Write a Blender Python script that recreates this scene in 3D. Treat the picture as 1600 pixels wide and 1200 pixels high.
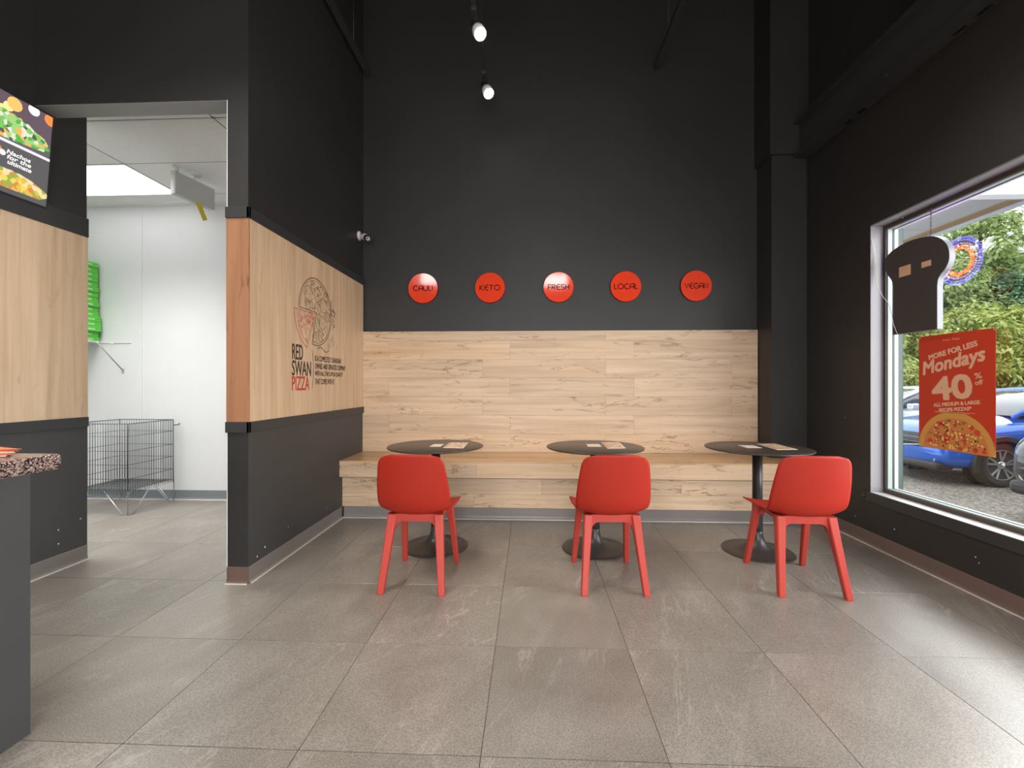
import bpy, bmesh, math, random
from math import pi, sin, cos, radians as R
from mathutils import Vector, Matrix
random.seed(7)
SC = bpy.context.scene
for o in list(bpy.data.objects): bpy.data.objects.remove(o)
COL = SC.collection
# ------------------------------------------------------------ camera
cd = bpy.data.cameras.new('camera'); cam = bpy.data.objects.new('camera', cd); COL.objects.link(cam)
cam.location = (0, 0, 1.2); cam.rotation_euler = (pi/2, 0, .0416)
cd.sensor_width = 36; cd.lens = 690/1600*36; cd.clip_start = .05; cd.clip_end = 500
SC.camera = cam
# ------------------------------------------------------------ world, exposure
vs = SC.view_settings
vs.view_transform = 'Standard'; vs.look = 'None'; vs.gamma = 1; vs.use_curve_mapping = False
vs.exposure = 0.35
W = bpy.data.worlds.new('overcast'); SC.world = W; W.use_nodes = True
nt = W.node_tree; bg = nt.nodes['Background']
tc = nt.nodes.new('ShaderNodeTexCoord'); no = nt.nodes.new('ShaderNodeTexNoise'); cr = nt.nodes.new('ShaderNodeValToRGB')
no.inputs['Scale'].default_value = 2.2; no.inputs['Detail'].default_value = 5
cr.color_ramp.elements[0].position = .3; cr.color_ramp.elements[0].color = (.80, .87, 1, 1)
cr.color_ramp.elements[1].position = .7; cr.color_ramp.elements[1].color = (1, 1, 1, 1)
nt.links.new(tc.outputs['Generated'], no.inputs['Vector']); nt.links.new(no.outputs['Fac'], cr.inputs['Fac'])
nt.links.new(cr.outputs['Color'], bg.inputs['Color']); bg.inputs['Strength'].default_value = 2.2
# ------------------------------------------------------------ lights
def area(name, loc, rot, sx, sy, power, col=(1, 1, 1), spread=pi):
    l = bpy.data.lights.new(name, 'AREA'); l.shape = 'RECTANGLE'; l.size = sx; l.size_y = sy; l.energy = power; l.color = col; l.spread = spread
    o = bpy.data.objects.new(name, l); COL.objects.link(o); o.location = loc; o.rotation_euler = rot; return o
area('daylight_from_rear_storefront', (.2, -3.0, 1.35), (pi/2, 0, 0), 3.6, 2.4, 132, (1, .98, .96))
area('ceiling_fill_room', (-.2, .6, 5.0), (0, 0, 0), 3.6, 3.6, 16, (1, .95, .88))  # added soft fill under the ceiling, no fixture stands here
area('counter_fill', (-1.9, 1.2, 3.7), (0, 0, 0), .9, .9, 34, (1, .98, .94), R(120))  # added lamp that brightens the left wall and floor
area('ceiling_troffer_back_room', (-3.7, 3.1, 3.02), (0, 0, 0), 1.2, 1.0, 47, (1, 1, .97), R(115))
area('back_room_fill', (-4.4, .4, 1.7), (R(100), 0, 0), 2.0, 2.4, 15, (1, 1, 1))  # added fill inside the back room, no window behind it
area('daylight_window_side', (4.1, .9, 1.7), (0, pi/2, 0), 2.8, 3.6, 205, (1, .97, .94))
sl = bpy.data.lights.new('soft_sun', 'SUN'); sl.energy = 1.3; sl.angle = R(24); sl.color = (1, .98, .95)
so_ = bpy.data.objects.new('soft_sun', sl); COL.objects.link(so_); so_.rotation_euler = Vector((.62, .50, .60)).to_track_quat('Z', 'Y').to_euler()
# ------------------------------------------------------------ material helpers
def principled(name, col, rough=.5, metal=0, spec=.5, **kw):
    m = bpy.data.materials.new(name); m.use_nodes = True; b = m.node_tree.nodes['Principled BSDF']
    b.inputs['Base Color'].default_value = (*col, 1); b.inputs['Roughness'].default_value = rough
    b.inputs['Metallic'].default_value = metal; b.inputs['Specular IOR Level'].default_value = spec
    for k, v in kw.items(): b.inputs[k.replace('_', ' ')].default_value = v
    return m
def N(m, t, **kw):
    n = m.node_tree.nodes.new(t)
    for k, v in kw.items(): setattr(n, k, v)
    return n
def L(m, a, b): m.node_tree.links.new(a, b)
def ramp(m, pts):
    n = N(m, 'ShaderNodeValToRGB'); e = n.color_ramp.elements
    while len(e) < len(pts): e.new(.5)
    for k, (p, c) in enumerate(pts): e[k].position = p; e[k].color = (*c, 1)
    return n
def coords(m, scale, rnd=True, rot=(0, 0, 0), amp=37.):
    t = N(m, 'ShaderNodeTexCoord'); mp = N(m, 'ShaderNodeMapping'); mp.inputs['Scale'].default_value = scale; mp.inputs['Rotation'].default_value = rot
    if rnd:
        oi = N(m, 'ShaderNodeObjectInfo'); ml = N(m, 'ShaderNodeMath', operation='MULTIPLY'); ml.inputs[1].default_value = amp
        L(m, oi.outputs['Random'], ml.inputs[0]); ad = N(m, 'ShaderNodeVectorMath', operation='ADD')
        L(m, t.outputs['Object'], ad.inputs[0]); L(m, ml.outputs[0], ad.inputs[1]); L(m, ad.outputs[0], mp.inputs['Vector'])
    else: L(m, t.outputs['Object'], mp.inputs['Vector'])
    return mp.outputs['Vector']
def noise(m, vec, scale, detail=4, dist=0, rough=.5):
    n = N(m, 'ShaderNodeTexNoise'); n.inputs['Scale'].default_value = scale; n.inputs['Detail'].default_value = detail
    n.inputs['Distortion'].default_value = dist; n.inputs['Roughness'].default_value = rough; L(m, vec, n.inputs['Vector']); return n.outputs['Fac']
def mix(m, fac, a, b, mode='MIX'):
    n = N(m, 'ShaderNodeMix', data_type='RGBA', blend_type=mode)
    for i, v in ((0, fac), (6, a), (7, b)):
        if isinstance(v, (int, float)): n.inputs[i].default_value = v
        elif isinstance(v, tuple): n.inputs[i].default_value = (*v, 1)
        else: L(m, v, n.inputs[i])
    return n.outputs[2]
def bump(m, h, strength=.1, dist=.002):
    n = N(m, 'ShaderNodeBump'); n.inputs['Strength'].default_value = strength; n.inputs['Distance'].default_value = dist
    L(m, h, n.inputs['Height']); L(m, n.outputs[0], m.node_tree.nodes['Principled BSDF'].inputs['Normal'])
def base(m, c): L(m, c, m.node_tree.nodes['Principled BSDF'].inputs['Base Color'])
def emis(name, col, s):
    return principled(name, (.02, .02, .02), .5, Emission_Color=(*col, 1), Emission_Strength=s)
def paint(name, c1, c2, rough=.55, sc=1.4):
    m = principled(name, c1, rough); v = coords(m, (1, 1, 1), False)
    a = noise(m, v, sc, 6); r = ramp(m, [(.35, c1), (.7, c2)]); L(m, a, r.inputs[0])
    f = noise(m, v, 90, 3); base(m, r.outputs[0]); bump(m, f, .12, .001); return m
def wood(name, axis, light=(.70, .505, .345), dark=(.33, .205, .115), mid=(.61, .425, .28), rough=.45, crack=1.0):
    # axis: direction of the grain, 0 = local x, 2 = local z
    m = principled(name, light, rough)
    s1 = [9, 9, 9]; s1[axis] = .9; s2 = [30, 30, 30]; s2[axis] = 1.1; s3 = [14, 14, 14]; s3[axis] = 2.2
    if axis == 0: s1[1] = s2[1] = s3[1] = 3
    a = noise(m, coords(m, s1), 1, 5, .6); b = noise(m, coords(m, s2), 1, 4, .3); k = noise(m, coords(m, s3), 1, 5, 1.6, .6)
    r = ramp(m, [(.34, mid), (.52, light), (.72, tuple(min(1, x*1.08) for x in light))]); L(m, a, r.inputs[0])
    rb = ramp(m, [(.30, (.82, .80, .78)), (.6, (1, 1, 1))]); L(m, b, rb.inputs[0])
    c = mix(m, 1.0, r.outputs[0], rb.outputs[0], 'MULTIPLY')
    rk = ramp(m, [(.60, (0, 0, 0)), (.68, (.6, .6, .6)), (.76, (1, 1, 1))]); L(m, k, rk.inputs[0])
    c = mix(m, rk.outputs[0], c, dark)
    s4 = [6.5, 6.5, 6.5]; s4[axis] = 1.0; s5 = [4, 4, 4]; s5[axis] = 1.6
    if axis == 0: s4[1] = s5[1] = 1
    ln = noise(m, coords(m, s4), 1, 5, .5, .6); rl = ramp(m, [(.488, (0, 0, 0)), (.497, (1, 1, 1)), (.503, (1, 1, 1)), (.512, (0, 0, 0))]); L(m, ln, rl.inputs[0])
    ms = noise(m, coords(m, s5, amp=91.), 1, 3); rm = ramp(m, [(.50, (0, 0, 0)), (.62, (1, 1, 1))]); L(m, ms, rm.inputs[0])
    c = mix(m, mix(m, 1.0, mix(m, 1.0, rl.outputs[0], rm.outputs[0], 'MULTIPLY'), (crack, crack, crack), 'MULTIPLY'), c, dark)
    oi = N(m, 'ShaderNodeObjectInfo'); ro = ramp(m, [(0, (.90, .89, .88)), (.5, (1, 1, 1)), (1, (1.0, .95, .88))]); L(m, oi.outputs['Random'], ro.inputs[0])
    c = mix(m, 1.0, c, ro.outputs[0], 'MULTIPLY')
    base(m, c); bump(m, b, .05, .001); return m
M = {}
M['black'] = paint('black_wall_paint', (.022, .0205, .020), (.027, .025, .0245), .5)
M['blackboard'] = paint('black_trim_paint', (.030, .031, .032), (.036, .036, .037), .45)
M['white'] = paint('white_wall_paint', (.60, .61, .61), (.64, .64, .64), .5)
M['ceiltile'] = paint('white_ceiling_tile', (.74, .74, .73), (.78, .78, .77), .8, 30)
M['darkceil'] = paint('dark_ceiling_paint', (.012, .012, .012), (.016, .016, .016), .7)
M['wood_h'] = wood('pale_plank_grain', 0)
M['wood_bench'] = wood('warm_bench_plank', 0, (.68, .44, .235), (.42, .25, .13), (.60, .375, .20), .3)
M['wood_v'] = wood('pale_panel_upright_grain', 2, (.68, .49, .33), (.48, .32, .20), (.62, .43, .28), .45, .35)
M['wood_r'] = wood('reddish_panel_upright_grain', 2, (.34, .165, .09), (.17, .07, .04), (.285, .13, .068))
M['base'] = principled('grey_rubber_baseboard', (.20, .175, .165), .32)
M['base_cool'] = principled('grey_rubber_baseboard_back_room', (.17, .19, .20), .35)
M['caulk'] = principled('pale_caulk_bead', (.50, .46, .42), .4)
M['grout'] = principled('dark_grout', (.06, .055, .05), .8)
def tilemat():
    m = principled('grey_brown_stone_tile', (.2, .18, .16), .3, 0, .85)
    v = coords(m, (1, 1, 1), amp=23.)
    big = noise(m, v, 2.2, 5, 1.2); r = ramp(m, [(.3, (.205, .180, .155)), (.7, (.262, .236, .207))]); L(m, big, r.inputs[0])
    sp = noise(m, v, 190, 2); rs = ramp(m, [(.38, (.68, .68, .68)), (.64, (1.22, 1.22, 1.22))]); L(m, sp, rs.inputs[0])
    c = mix(m, 1.0, r.outputs[0], rs.outputs[0], 'MULTIPLY')
    v1 = coords(m, (1, 1, 1), rot=(0, 0, R(24)), amp=23.); m2 = N(m, 'ShaderNodeMapping'); m2.inputs['Scale'].default_value = (3.4, .8, 1); L(m, v1, m2.inputs['Vector']); vv = m2.outputs['Vector']
    ve = noise(m, vv, 1.0, 8, 1.0, .6); rv = ramp(m, [(.488, (0, 0, 0)), (.5, (.6, .6, .6)), (.512, (0, 0, 0))]); L(m, ve, rv.inputs[0])
    bd = noise(m, vv, 1.6, 6, .8, .65); rbd = ramp(m, [(.35, (.94, .94, .94)), (.55, (1, 1, 1)), (.72, (1.14, 1.13, 1.12))]); L(m, bd, rbd.inputs[0]); c = mix(m, 1.0, c, rbd.outputs[0], 'MULTIPLY')
    ms = noise(m, v, 1.7, 2); rm = ramp(m, [(.45, (0, 0, 0)), (.65, (1, 1, 1))]); L(m, ms, rm.inputs[0])
    k = mix(m, 1.0, rv.outputs[0], rm.outputs[0], 'MULTIPLY')
    c = mix(m, k, c, (.42, .39, .35))
    oi = N(m, 'ShaderNodeObjectInfo'); ro = ramp(m, [(0, (.93, .93, .93)), (1, (1.05, 1.04, 1.03))]); L(m, oi.outputs['Random'], ro.inputs[0])
    c = mix(m, 1.0, c, ro.outputs[0], 'MULTIPLY')
    base(m, c); bump(m, sp, .15, .0008)
    rr = ramp(m, [(.3, (.34, .34, .34)), (.7, (.37, .37, .37))]); L(m, big, rr.inputs[0]); L(m, rr.outputs[0], m.node_tree.nodes['Principled BSDF'].inputs['Roughness'])
    return m
M['tile'] = tilemat()
M['red'] = principled('red_chair_plastic', (.46, .030, .014), .5, 0, .25); _v = coords(M['red'], (1, 1, 1), False); _n = noise(M['red'], _v, 600, 2)
_r = ramp(M['red'], [(.3, (.315, .016, .008)), (.7, (.405, .026, .012))]); L(M['red'], _n, _r.inputs[0]); base(M['red'], _r.outputs[0]); bump(M['red'], _n, .12, .0006)
M['redleg'] = principled('red_leg_plastic', (.46, .050, .034), .45, 0, .35)
M['tabletop'] = principled('dark_brown_laminate', (.050, .038, .030), .33)
M['blackmetal'] = principled('black_powder_coat', (.022, .020, .020), .38)
M['basemetal'] = principled('dark_bronze_powder_coat', (.055, .046, .043), .36, .25)
M['alu'] = principled('pale_aluminium', (.17, .17, .20), .4, .3)
M['mint'] = principled('mint_white_frame', (.30, .37, .355), .4)
M['brownframe'] = principled('dark_bronze_frame', (.06, .042, .030), .4)
M['greenpost'] = principled('dark_green_post', (.015, .045, .040), .5)
M['whiteframe'] = principled('white_frame', (.6, .6, .6), .4)
M['reveal'] = paint('grey_lilac_reveal_paint', (.21, .20, .215), (.24, .225, .24), .45)
M['sill'] = principled('pale_grey_sill_paint', (.62, .61, .60), .35)
M['chip'] = principled('bare_plaster', (.8, .8, .78), .8)
M['print_black'] = principled('black_vinyl', (.035, .022, .018), .6)
M['print_red'] = principled('red_vinyl', (.52, .05, .035), .6)
M['disc'] = principled('glossy_red_disc', (.80, .060, .022), .07)
M['disc_letter'] = principled('dark_maroon_letter', (.045, .006, .006), .7, 0, .1)
M['wire'] = principled('galvanised_wire', (.10, .115, .125), .45, .3)
M['wirelight'] = principled('bright_zinc_wire', (.45, .46, .46), .35, .5)
M['whitewire'] = principled('white_coated_wire', (.82, .82, .82), .4)
M['whiteplastic'] = principled('white_plastic', (.72, .72, .71), .4)
M['pinkplastic'] = principled('white_camera_plastic', (.80, .72, .70), .35)
M['lens'] = principled('black_lens', (.01, .01, .01), .08)
M['yellow'] = principled('yellow_tag', (.62, .50, .03), .5)
M['green'] = principled('bright_green_card', (.13, .62, .07), .55)
M['greenlabel'] = principled('pale_green_print', (.55, .85, .50), .6)
M['darkcounter'] = paint('charcoal_counter_panel', (.058, .058, .060), (.070, .070, .072), .5)
M['paper'] = principled('cream_paper', (.80, .68, .58), .5)
M['bulb'] = emis('lamp_glow', (1, .96, .9), 30)
M['lampwhite'] = principled('white_lamp_housing', (.75, .75, .73), .35)
M['panelglow'] = emis('troffer_glow', (1, 1, 1), 2.5)
M['rearglow'] = emis('disc_glare_glow', (1, .97, .93), 20)
def granite():
    m = principled('speckled_granite', (.3, .25, .22), .12); v = coords(m, (1, 1, 1), False)
    vo = N(m, 'ShaderNodeTexVoronoi'); vo.inputs['Scale'].default_value = 210; L(m, v, vo.inputs['Vector'])
    sp = N(m, 'ShaderNodeSeparateColor'); L(m, vo.outputs['Color'], sp.inputs[0])
    r = ramp(m, [(.0, (.02, .013, .013)), (.33, (.09, .05, .045)), (.40, (.22, .14, .12)), (.68, (.30, .215, .19)), (.76, (.44, .36, .33)), (1, (.5, .44, .41))]); r.color_ramp.interpolation = 'CONSTANT'
    L(m, sp.outputs[0], r.inputs[0]); base(m, r.outputs[0]); return m
M['granite'] = granite()
def menu_print(name, sc, cols, glow=0):
    m = principled(name, (.8, .6, .4), .35); v = coords(m, (1, 1, 1), True)
    vo = N(m, 'ShaderNodeTexVoronoi'); vo.inputs['Scale'].default_value = sc; L(m, v, vo.inputs['Vector'])
    sp = N(m, 'ShaderNodeSeparateColor'); L(m, vo.outputs['Color'], sp.inputs[0])
    r = ramp(m, [(k/(len(cols)), c) for k, c in enumerate(cols)]); r.color_ramp.interpolation = 'CONSTANT'; L(m, sp.outputs[0], r.inputs[0])
    if glow:
        b = m.node_tree.nodes['Principled BSDF']; b.inputs['Base Color'].default_value = (.02, .02, .02, 1)
        L(m, r.outputs[0], b.inputs['Emission Color']); b.inputs['Emission Strength'].default_value = glow
    else: base(m, r.outputs[0])
    return m
M['menu'] = menu_print('menu_photo_print', 60, [(.75, .45, .22), (.82, .65, .5), (.5, .2, .1), (.85, .75, .65), (.6, .42, .2)])
def glassmat():
    m = bpy.data.materials.new('window_glass'); m.use_nodes = True; n = m.node_tree; n.nodes.clear()
    o = n.nodes.new('ShaderNodeOutputMaterial'); t = n.nodes.new('ShaderNodeBsdfTransparent'); g = n.nodes.new('ShaderNodeBsdfGlossy')
    g.inputs['Roughness'].default_value = .01; t.inputs['Color'].default_value = (.95, .97, .97, 1)
    f = n.nodes.new('ShaderNodeFresnel'); f.inputs['IOR'].default_value = 1.5; mx = n.nodes.new('ShaderNodeMixShader')
    ge = n.nodes.new('ShaderNodeNewGeometry'); iv = n.nodes.new('ShaderNodeMath'); iv.operation = 'SUBTRACT'; iv.inputs[0].default_value = 1; n.links.new(ge.outputs['Backfacing'], iv.inputs[1])
    mu_ = n.nodes.new('ShaderNodeMath'); mu_.operation = 'MULTIPLY'; n.links.new(f.outputs[0], mu_.inputs[0]); n.links.new(iv.outputs[0], mu_.inputs[1]); n.links.new(mu_.outputs[0], mx.inputs[0]); n.links.new(t.outputs[0], mx.inputs[1]); n.links.new(g.outputs[0], mx.inputs[2]); n.links.new(mx.outputs[0], o.inputs[0]); return m
M['glass'] = glassmat()
# ------------------------------------------------------------ mesh helpers
class MB:
    def __init__(s): s.v = []; s.f = []; s.mi = []; s.sm = []
    def add(s, vs, fs, mi=0, smooth=False):
        k = len(s.v); s.v += [tuple(v) for v in vs]; s.f += [tuple(i+k for i in f) for f in fs]; s.mi += [mi]*len(fs); s.sm += [smooth]*len(fs); return s
    def box(s, x0, x1, y0, y1, z0, z1, mi=0):
        v = [(x, y, z) for z in (z0, z1) for y in (y0, y1) for x in (x0, x1)]
        return s.add(v, [(0, 2, 3, 1), (4, 5, 7, 6), (0, 1, 5, 4), (2, 6, 7, 3), (0, 4, 6, 2), (1, 3, 7, 5)], mi)
    def bbox(s, x0, x1, y0, y1, z0, z1, r=.004, mi=0, seg=2):
        bm = bmesh.new(); bmesh.ops.create_cube(bm, size=1)
        for v in bm.verts: v.co = Vector(((x0+x1)/2+v.co.x*(x1-x0), (y0+y1)/2+v.co.y*(y1-y0), (z0+z1)/2+v.co.z*(z1-z0)))
        bmesh.ops.bevel(bm, geom=list(bm.edges), offset=r, segments=seg, affect='EDGES', profile=.5)
        bm.verts.index_update(); s.add([v.co[:] for v in bm.verts], [[v.index for v in f.verts] for f in bm.faces], mi); bm.free(); return s
    def hexa(s, b, t, mi=0):      # loft quad b to quad t
        return s.add(list(b)+list(t), [(3, 2, 1, 0), (4, 5, 6, 7)]+[(i, (i+1) % 4, (i+1) % 4+4, i+4) for i in range(4)], mi)
    def loft(s, rings, mi=0, smooth=True, cap=True, closed=True):
        n = len(rings[0]); vs = [p for r in rings for p in r]; fs = []
        for k in range(len(rings)-1):
            for i in range(n if closed else n-1):
                j = (i+1) % n; fs.append((k*n+i, k*n+j, (k+1)*n+j, (k+1)*n+i))
        if cap: fs += [tuple(range(n-1, -1, -1)), tuple((len(rings)-1)*n+i for i in range(n))]
        return s.add(vs, fs, mi, smooth)
    def lathe(s, prof, c=(0, 0, 0), n=40, mi=0, cap=True, smooth=True):
        return s.loft([[(c[0]+r*cos(2*pi*i/n), c[1]+r*sin(2*pi*i/n), c[2]+z) for i in range(n)] for r, z in prof], mi, smooth, cap)
    def tube(s, pts, r, n=6, mi=0, cap=True, smooth=True):
        pts = [Vector(p) for p in pts]; rs = r if isinstance(r, (list, tuple)) else [r]*len(pts); rings = []
        up = None
        for k, p in enumerate(pts):
            d = (pts[min(k+1, len(pts)-1)]-pts[max(k-1, 0)]).normalized()
            if up is None: up = Vector((0, 0, 1)) if abs(d.z) < .9 else Vector((1, 0, 0))
            a = d.cross(up); a = a.normalized() if a.length > 1e-6 else Vector((1, 0, 0)); b = d.cross(a).normalized(); up = a.cross(d).normalized()
            rings.append([tuple(p+(a*cos(2*pi*i/n)+b*sin(2*pi*i/n))*rs[k]) for i in range(n)])
        return s.loft(rings, mi, smooth, cap)
    def prism(s, poly, z0, z1, fn=lambda x, y, z: (x, y, z), mi=0):
        n = len(poly); v = [fn(x, y, z0) for x, y in poly]+[fn(x, y, z1) for x, y in poly]
        return s.add(v, [tuple(range(n-1, -1, -1)), tuple(range(n, 2*n))]+[(i, (i+1) % n, (i+1) % n+n, i+n) for i in range(n)], mi)
    def ribbon(s, pts, w, z=0, closed=False, mi=0, thick=.0006):
        pts = [Vector((p[0], p[1])) for p in pts]; n = len(pts); a = []
        for k in range(n):
            p, q = (pts[(k-1) % n], pts[(k+1) % n]) if closed else (pts[max(k-1, 0)], pts[min(k+1, n-1)])
            d = q-p; d = d.normalized() if d.length > 1e-9 else Vector((1, 0)); nn = Vector((-d.y, d.x))*w/2
            a.append((pts[k]+nn, pts[k]-nn))
        vs = []
        for zz in (z, z+thick):
            for l, r_ in a: vs += [(l.x, l.y, zz), (r_.x, r_.y, zz)]
        fs = []; m = 2*n
        for k in range(n if closed else n-1):
            i = 2*k; j = 2*((k+1) % n); fs += [(m+i, m+i+1, m+j+1, m+j), (i, j, j+1, i+1), (i, m+i, m+j, j), (i+1, j+1, m+j+1, m+i+1)]
        return s.add(vs, fs, mi)
    def mesh(s, name, mats):
        me = bpy.data.meshes.new(name); me.from_pydata(s.v, [], s.f)
        for m in (mats if isinstance(mats, (list, tuple)) else [mats]): me.materials.append(m)
        me.polygons.foreach_set('material_index', s.mi); me.polygons.foreach_set('use_smooth', s.sm)
        bm = bmesh.new(); bm.from_mesh(me); bmesh.ops.recalc_face_normals(bm, faces=bm.faces); bm.to_mesh(me); bm.free()
        me.update(); return me
    def build(s, name, mats, parent=None, **kw):
        return link(name, s.mesh(name, mats), parent, **kw)
def link(name, me, parent=None, loc=None, rot=None, label=None, cat=None, group=None, kind=None):
    o = bpy.data.objects.new(name, me); COL.objects.link(o)
    if parent: o.parent = parent
    if loc: o.location = loc
    if rot: o.rotation_euler = rot
    tag(o, label, cat, group, kind); return o
def tag(o, label=None, cat=None, group=None, kind=None):
    for k, v in (('label', label), ('category', cat), ('group', group), ('kind', kind)):
        if v: o[k] = v
def thing(name, label, cat, loc=(0, 0, 0), rot=(0, 0, 0), group=None):
    o = bpy.data.objects.new(name, None); COL.objects.link(o); o.empty_display_size = .1
    o.location = loc; o.rotation_euler = rot; tag(o, label, cat, group); return o
def copytree(o, parent=None):
    c = o.copy(); COL.objects.link(c); c.parent = parent
    for ch in [x for x in bpy.data.objects if x.parent == o]: copytree(ch, c)
    return c
def origin(o, c):
    c = Vector(c); o.data.transform(Matrix.Translation(-c)); o.location = Vector(o.location)+c
def text(name, body, mat, cx, cy, w, h, parent, z=.001, rot=0, shear=0, bold=0, thick=.0004, align='CENTER'):
    cu = bpy.data.curves.new(name, 'FONT'); cu.body = body; cu.size = 1; cu.shear = shear; cu.offset = 0; cu.resolution_u = 3; cu.align_x = align
    o = bpy.data.objects.new(name, cu); COL.objects.link(o); dg = bpy.context.evaluated_depsgraph_get(); dg.update()
    me = bpy.data.meshes.new_from_object(o.evaluated_get(dg)); bpy.data.objects.remove(o); bpy.data.curves.remove(cu)
    xs = [v.co.x for v in me.vertices]; ys = [v.co.y for v in me.vertices]
    x0, x1, y0, y1 = min(xs), max(xs), min(ys), max(ys)
    c, s_ = cos(rot), sin(rot)
    for v in me.vertices:
        a = (v.co.x-(x0+x1)/2)/(x1-x0)*w; b = (v.co.y-(y0+y1)/2)/(y1-y0)*h
        v.co = (a*c-b*s_, a*s_+b*c, 0)
    if bold:
        m2 = MB(); vv = [v.co[:] for v in me.vertices]; ff = [list(p.vertices) for p in me.polygons]
        for k, (dx, dy) in enumerate(((0, 0), (1, 1), (1, -1), (-1, 1), (-1, -1), (1.3, 0), (-1.3, 0))): m2.add([(x+dx*bold, y+dy*bold, z_+k*.00001) for x, y, z_ in vv], ff)
        bpy.data.meshes.remove(me); me = bpy.data.meshes.new(name); me.from_pydata(m2.v, [], m2.f); me.update()
    me.materials.clear(); me.materials.append(mat); me.name = name
    o = link(name, me, parent, loc=(cx, cy, z)); return o
FACE_PX = (pi/2, 0, pi/2)     # local x -> +Y, y -> +Z, normal +X
FACE_MX = (pi/2, 0, -pi/2)    # local x -> -Y, y -> +Z, normal -X
FACE_MY = (pi/2, 0, 0)        # local x -> +X, y -> +Z, normal -Y
# ------------------------------------------------------------ the room
XR, YB, XP, YP, XL, YL, YR, H = 2.53, 4.42, -1.695, 2.587, -3.04, 2.905, -3.2, 5.2
floor = MB().box(-5.75, XR+.5, YR-.15, 4.6, -.12, -.0035).build('floor', M['grout'], kind='structure')
tile_me = MB().add(*(lambda a, b, r: ([(-a, -a, -.0035), (a, -a, -.0035), (a, a, -.0035), (-a, a, -.0035), (-a, -a, -r), (a, -a, -r), (a, a, -r), (-a, a, -r), (-b, -b, 0), (b, -b, 0), (b, b, 0), (-b, b, 0)],
    [(0, 1, 5, 4), (1, 2, 6, 5), (2, 3, 7, 6), (3, 0, 4, 7), (4, 5, 9, 8), (5, 6, 10, 9), (6, 7, 11, 10), (7, 4, 8, 11), (8, 9, 10, 11)]))(.2989, .2981, .0008)).mesh('floor_tile', M['tile'])
for i in range(-9, 5):
    for j in range(-8, 4):
        x, y = -.16+.6*i+.3, 2.018+.6*j+.3
        if y > 4.7 or y < YR-.2 or x > XR+.3: continue
        link('floor_tile', tile_me, floor, loc=(x, y, 0))
# back wall with planks
wb = MB().box(XP-.13, XR+.15, YB, YB+.15, 0, H).build('wall_back', M['black'], kind='structure')
def planks(parent, name, x0, x1, z0, rows, jx, pitch, yf, th, mat, rowh=.185, ztop=None):
    for k in range(rows):
        a = z0+k*rowh; b = min(a+rowh, ztop or 99); s = jx[k % len(jx)]; s -= math.ceil((s-x0)/pitch)*pitch
        while s < x1:
            p, q = max(s, x0), min(s+pitch, x1)
            if q-p > .01:
                o = MB().bbox(p+.0003, q-.0003, yf, yf+th, a+.0003, b-.0003, .0009, seg=1).build(name, mat, parent); origin(o, ((p+q)/2, yf+th/2, (a+b)/2))
            s += pitch
planks(wb, 'plank', XP, 2.21, .52, 7, (-.477, -.202), 1.22, 4.39, .03, M['wood_h'], ztop=1.728)
# partition (left of the seating)
wp = MB().box(XP-.13, XP, YP, YB+.0, 0, H).box(XL-.001, XP-.13, YP, YP+.13, 2.912, H).build('wall_partition', M['black'], kind='structure')
o = MB().bbox(XP, XP+.010, YP-.0, 4.39, .972, 2.196, .001, seg=1).build('wood_panel', M['wood_v'], wp); origin(o, (XP, 3.5, 1.6))
o = MB().bbox(XP-.130, XP+.010, YP-.010, YP, .972, 2.196, .001, seg=1).build('wood_panel', M['wood_r'], wp, label='reddish wood end panel'); origin(o, (XP-.06, YP, 1.6))
M['lower'] = paint('lower_wall_lit_tone', (.045, .044, .044), (.056, .054, .054), .5)  # same black wall, light falling on its lower part put into the colour
MB().box(XP, XP+.003, YP, 4.42, .09, .91).box(XP-.13, XP, YP-.0015, YP, .09, .91, 1).build('lower_lit_sheet', [M['lower'], M['black']], wp)  # added thin sheet carrying the lit tone; end face keeps the black
for z0, z1 in ((.908, .972), (2.196, 2.262)):
    MB().bbox(XP, XP+.018, YP-.018, 4.39 if z0 > 2 else 4.40, z0, z1, .002).build('trim_board', M['blackboard'], wp)
    MB().bbox(XP-.132, XP+.018, YP-.018, YP, z0, z1, .002).build('trim_board', M['blackboard'], wp)
MB().box(XP-.131, XP-.127, YP-.003, YP+.001, .1, 2.91).build('corner_bead', M['whiteplastic'], wp)
MB().box(XL, XP-.13, YP+.002, YP+.128, 2.908, 2.912).build('soffit_board', principled('soffit_grey', (.22, .22, .22), .5), wp)  # underside board in a lighter grey than the header
# left wall
wl = MB().box(XL-.13, XL, YR, YL, 0, H).build('wall_left', M['black'], kind='structure')
o = MB().bbox(XL, XL+.010, YR, YL, .975, 2.203, .001, seg=1).build('wood_panel', M['wood_v'], wl); origin(o, (XL, 2.0, 1.6))
MB().box(XL, XL+.003, YR, YL, .09, .92).build('lower_lit_sheet', M['lower'], wl)  # added thin sheet with the painted-in light of the lower wall
for z0, z1 in ((.91, .975), (2.203, 2.33)):
    MB().bbox(XL, XL+.016, YR, YL, z0, z1, .002).build('trim_board', M['blackboard'], wl)
# right wall with the window opening
Y0, Y1, ZS, ZH = .25, 3.397, .396, 2.37
wr = MB().box(XR, XR+.2, Y1, YB+.15, 0, H).box(XR, XR+.2, Y0, Y1, 0, ZS-.012).box(XR, XR+.2, Y0, Y1, ZH+.01, H).box(XR, XR+.2, YR, Y0, 0, H).build('wall_right', M['black'], kind='structure')
MB().bbox(XR-.012, XR, Y0-.06, Y1+.075, .322, ZS, .003).build('apron_board', M['blackboard'], wr)
MB().lathe([(.020, 0), (.020, .006), (.012, .010)], n=16).build('screw_cap', M['blackboard'], wr, loc=(XR-.012, 3.45, .36), rot=(0, -pi/2, 0))
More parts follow.
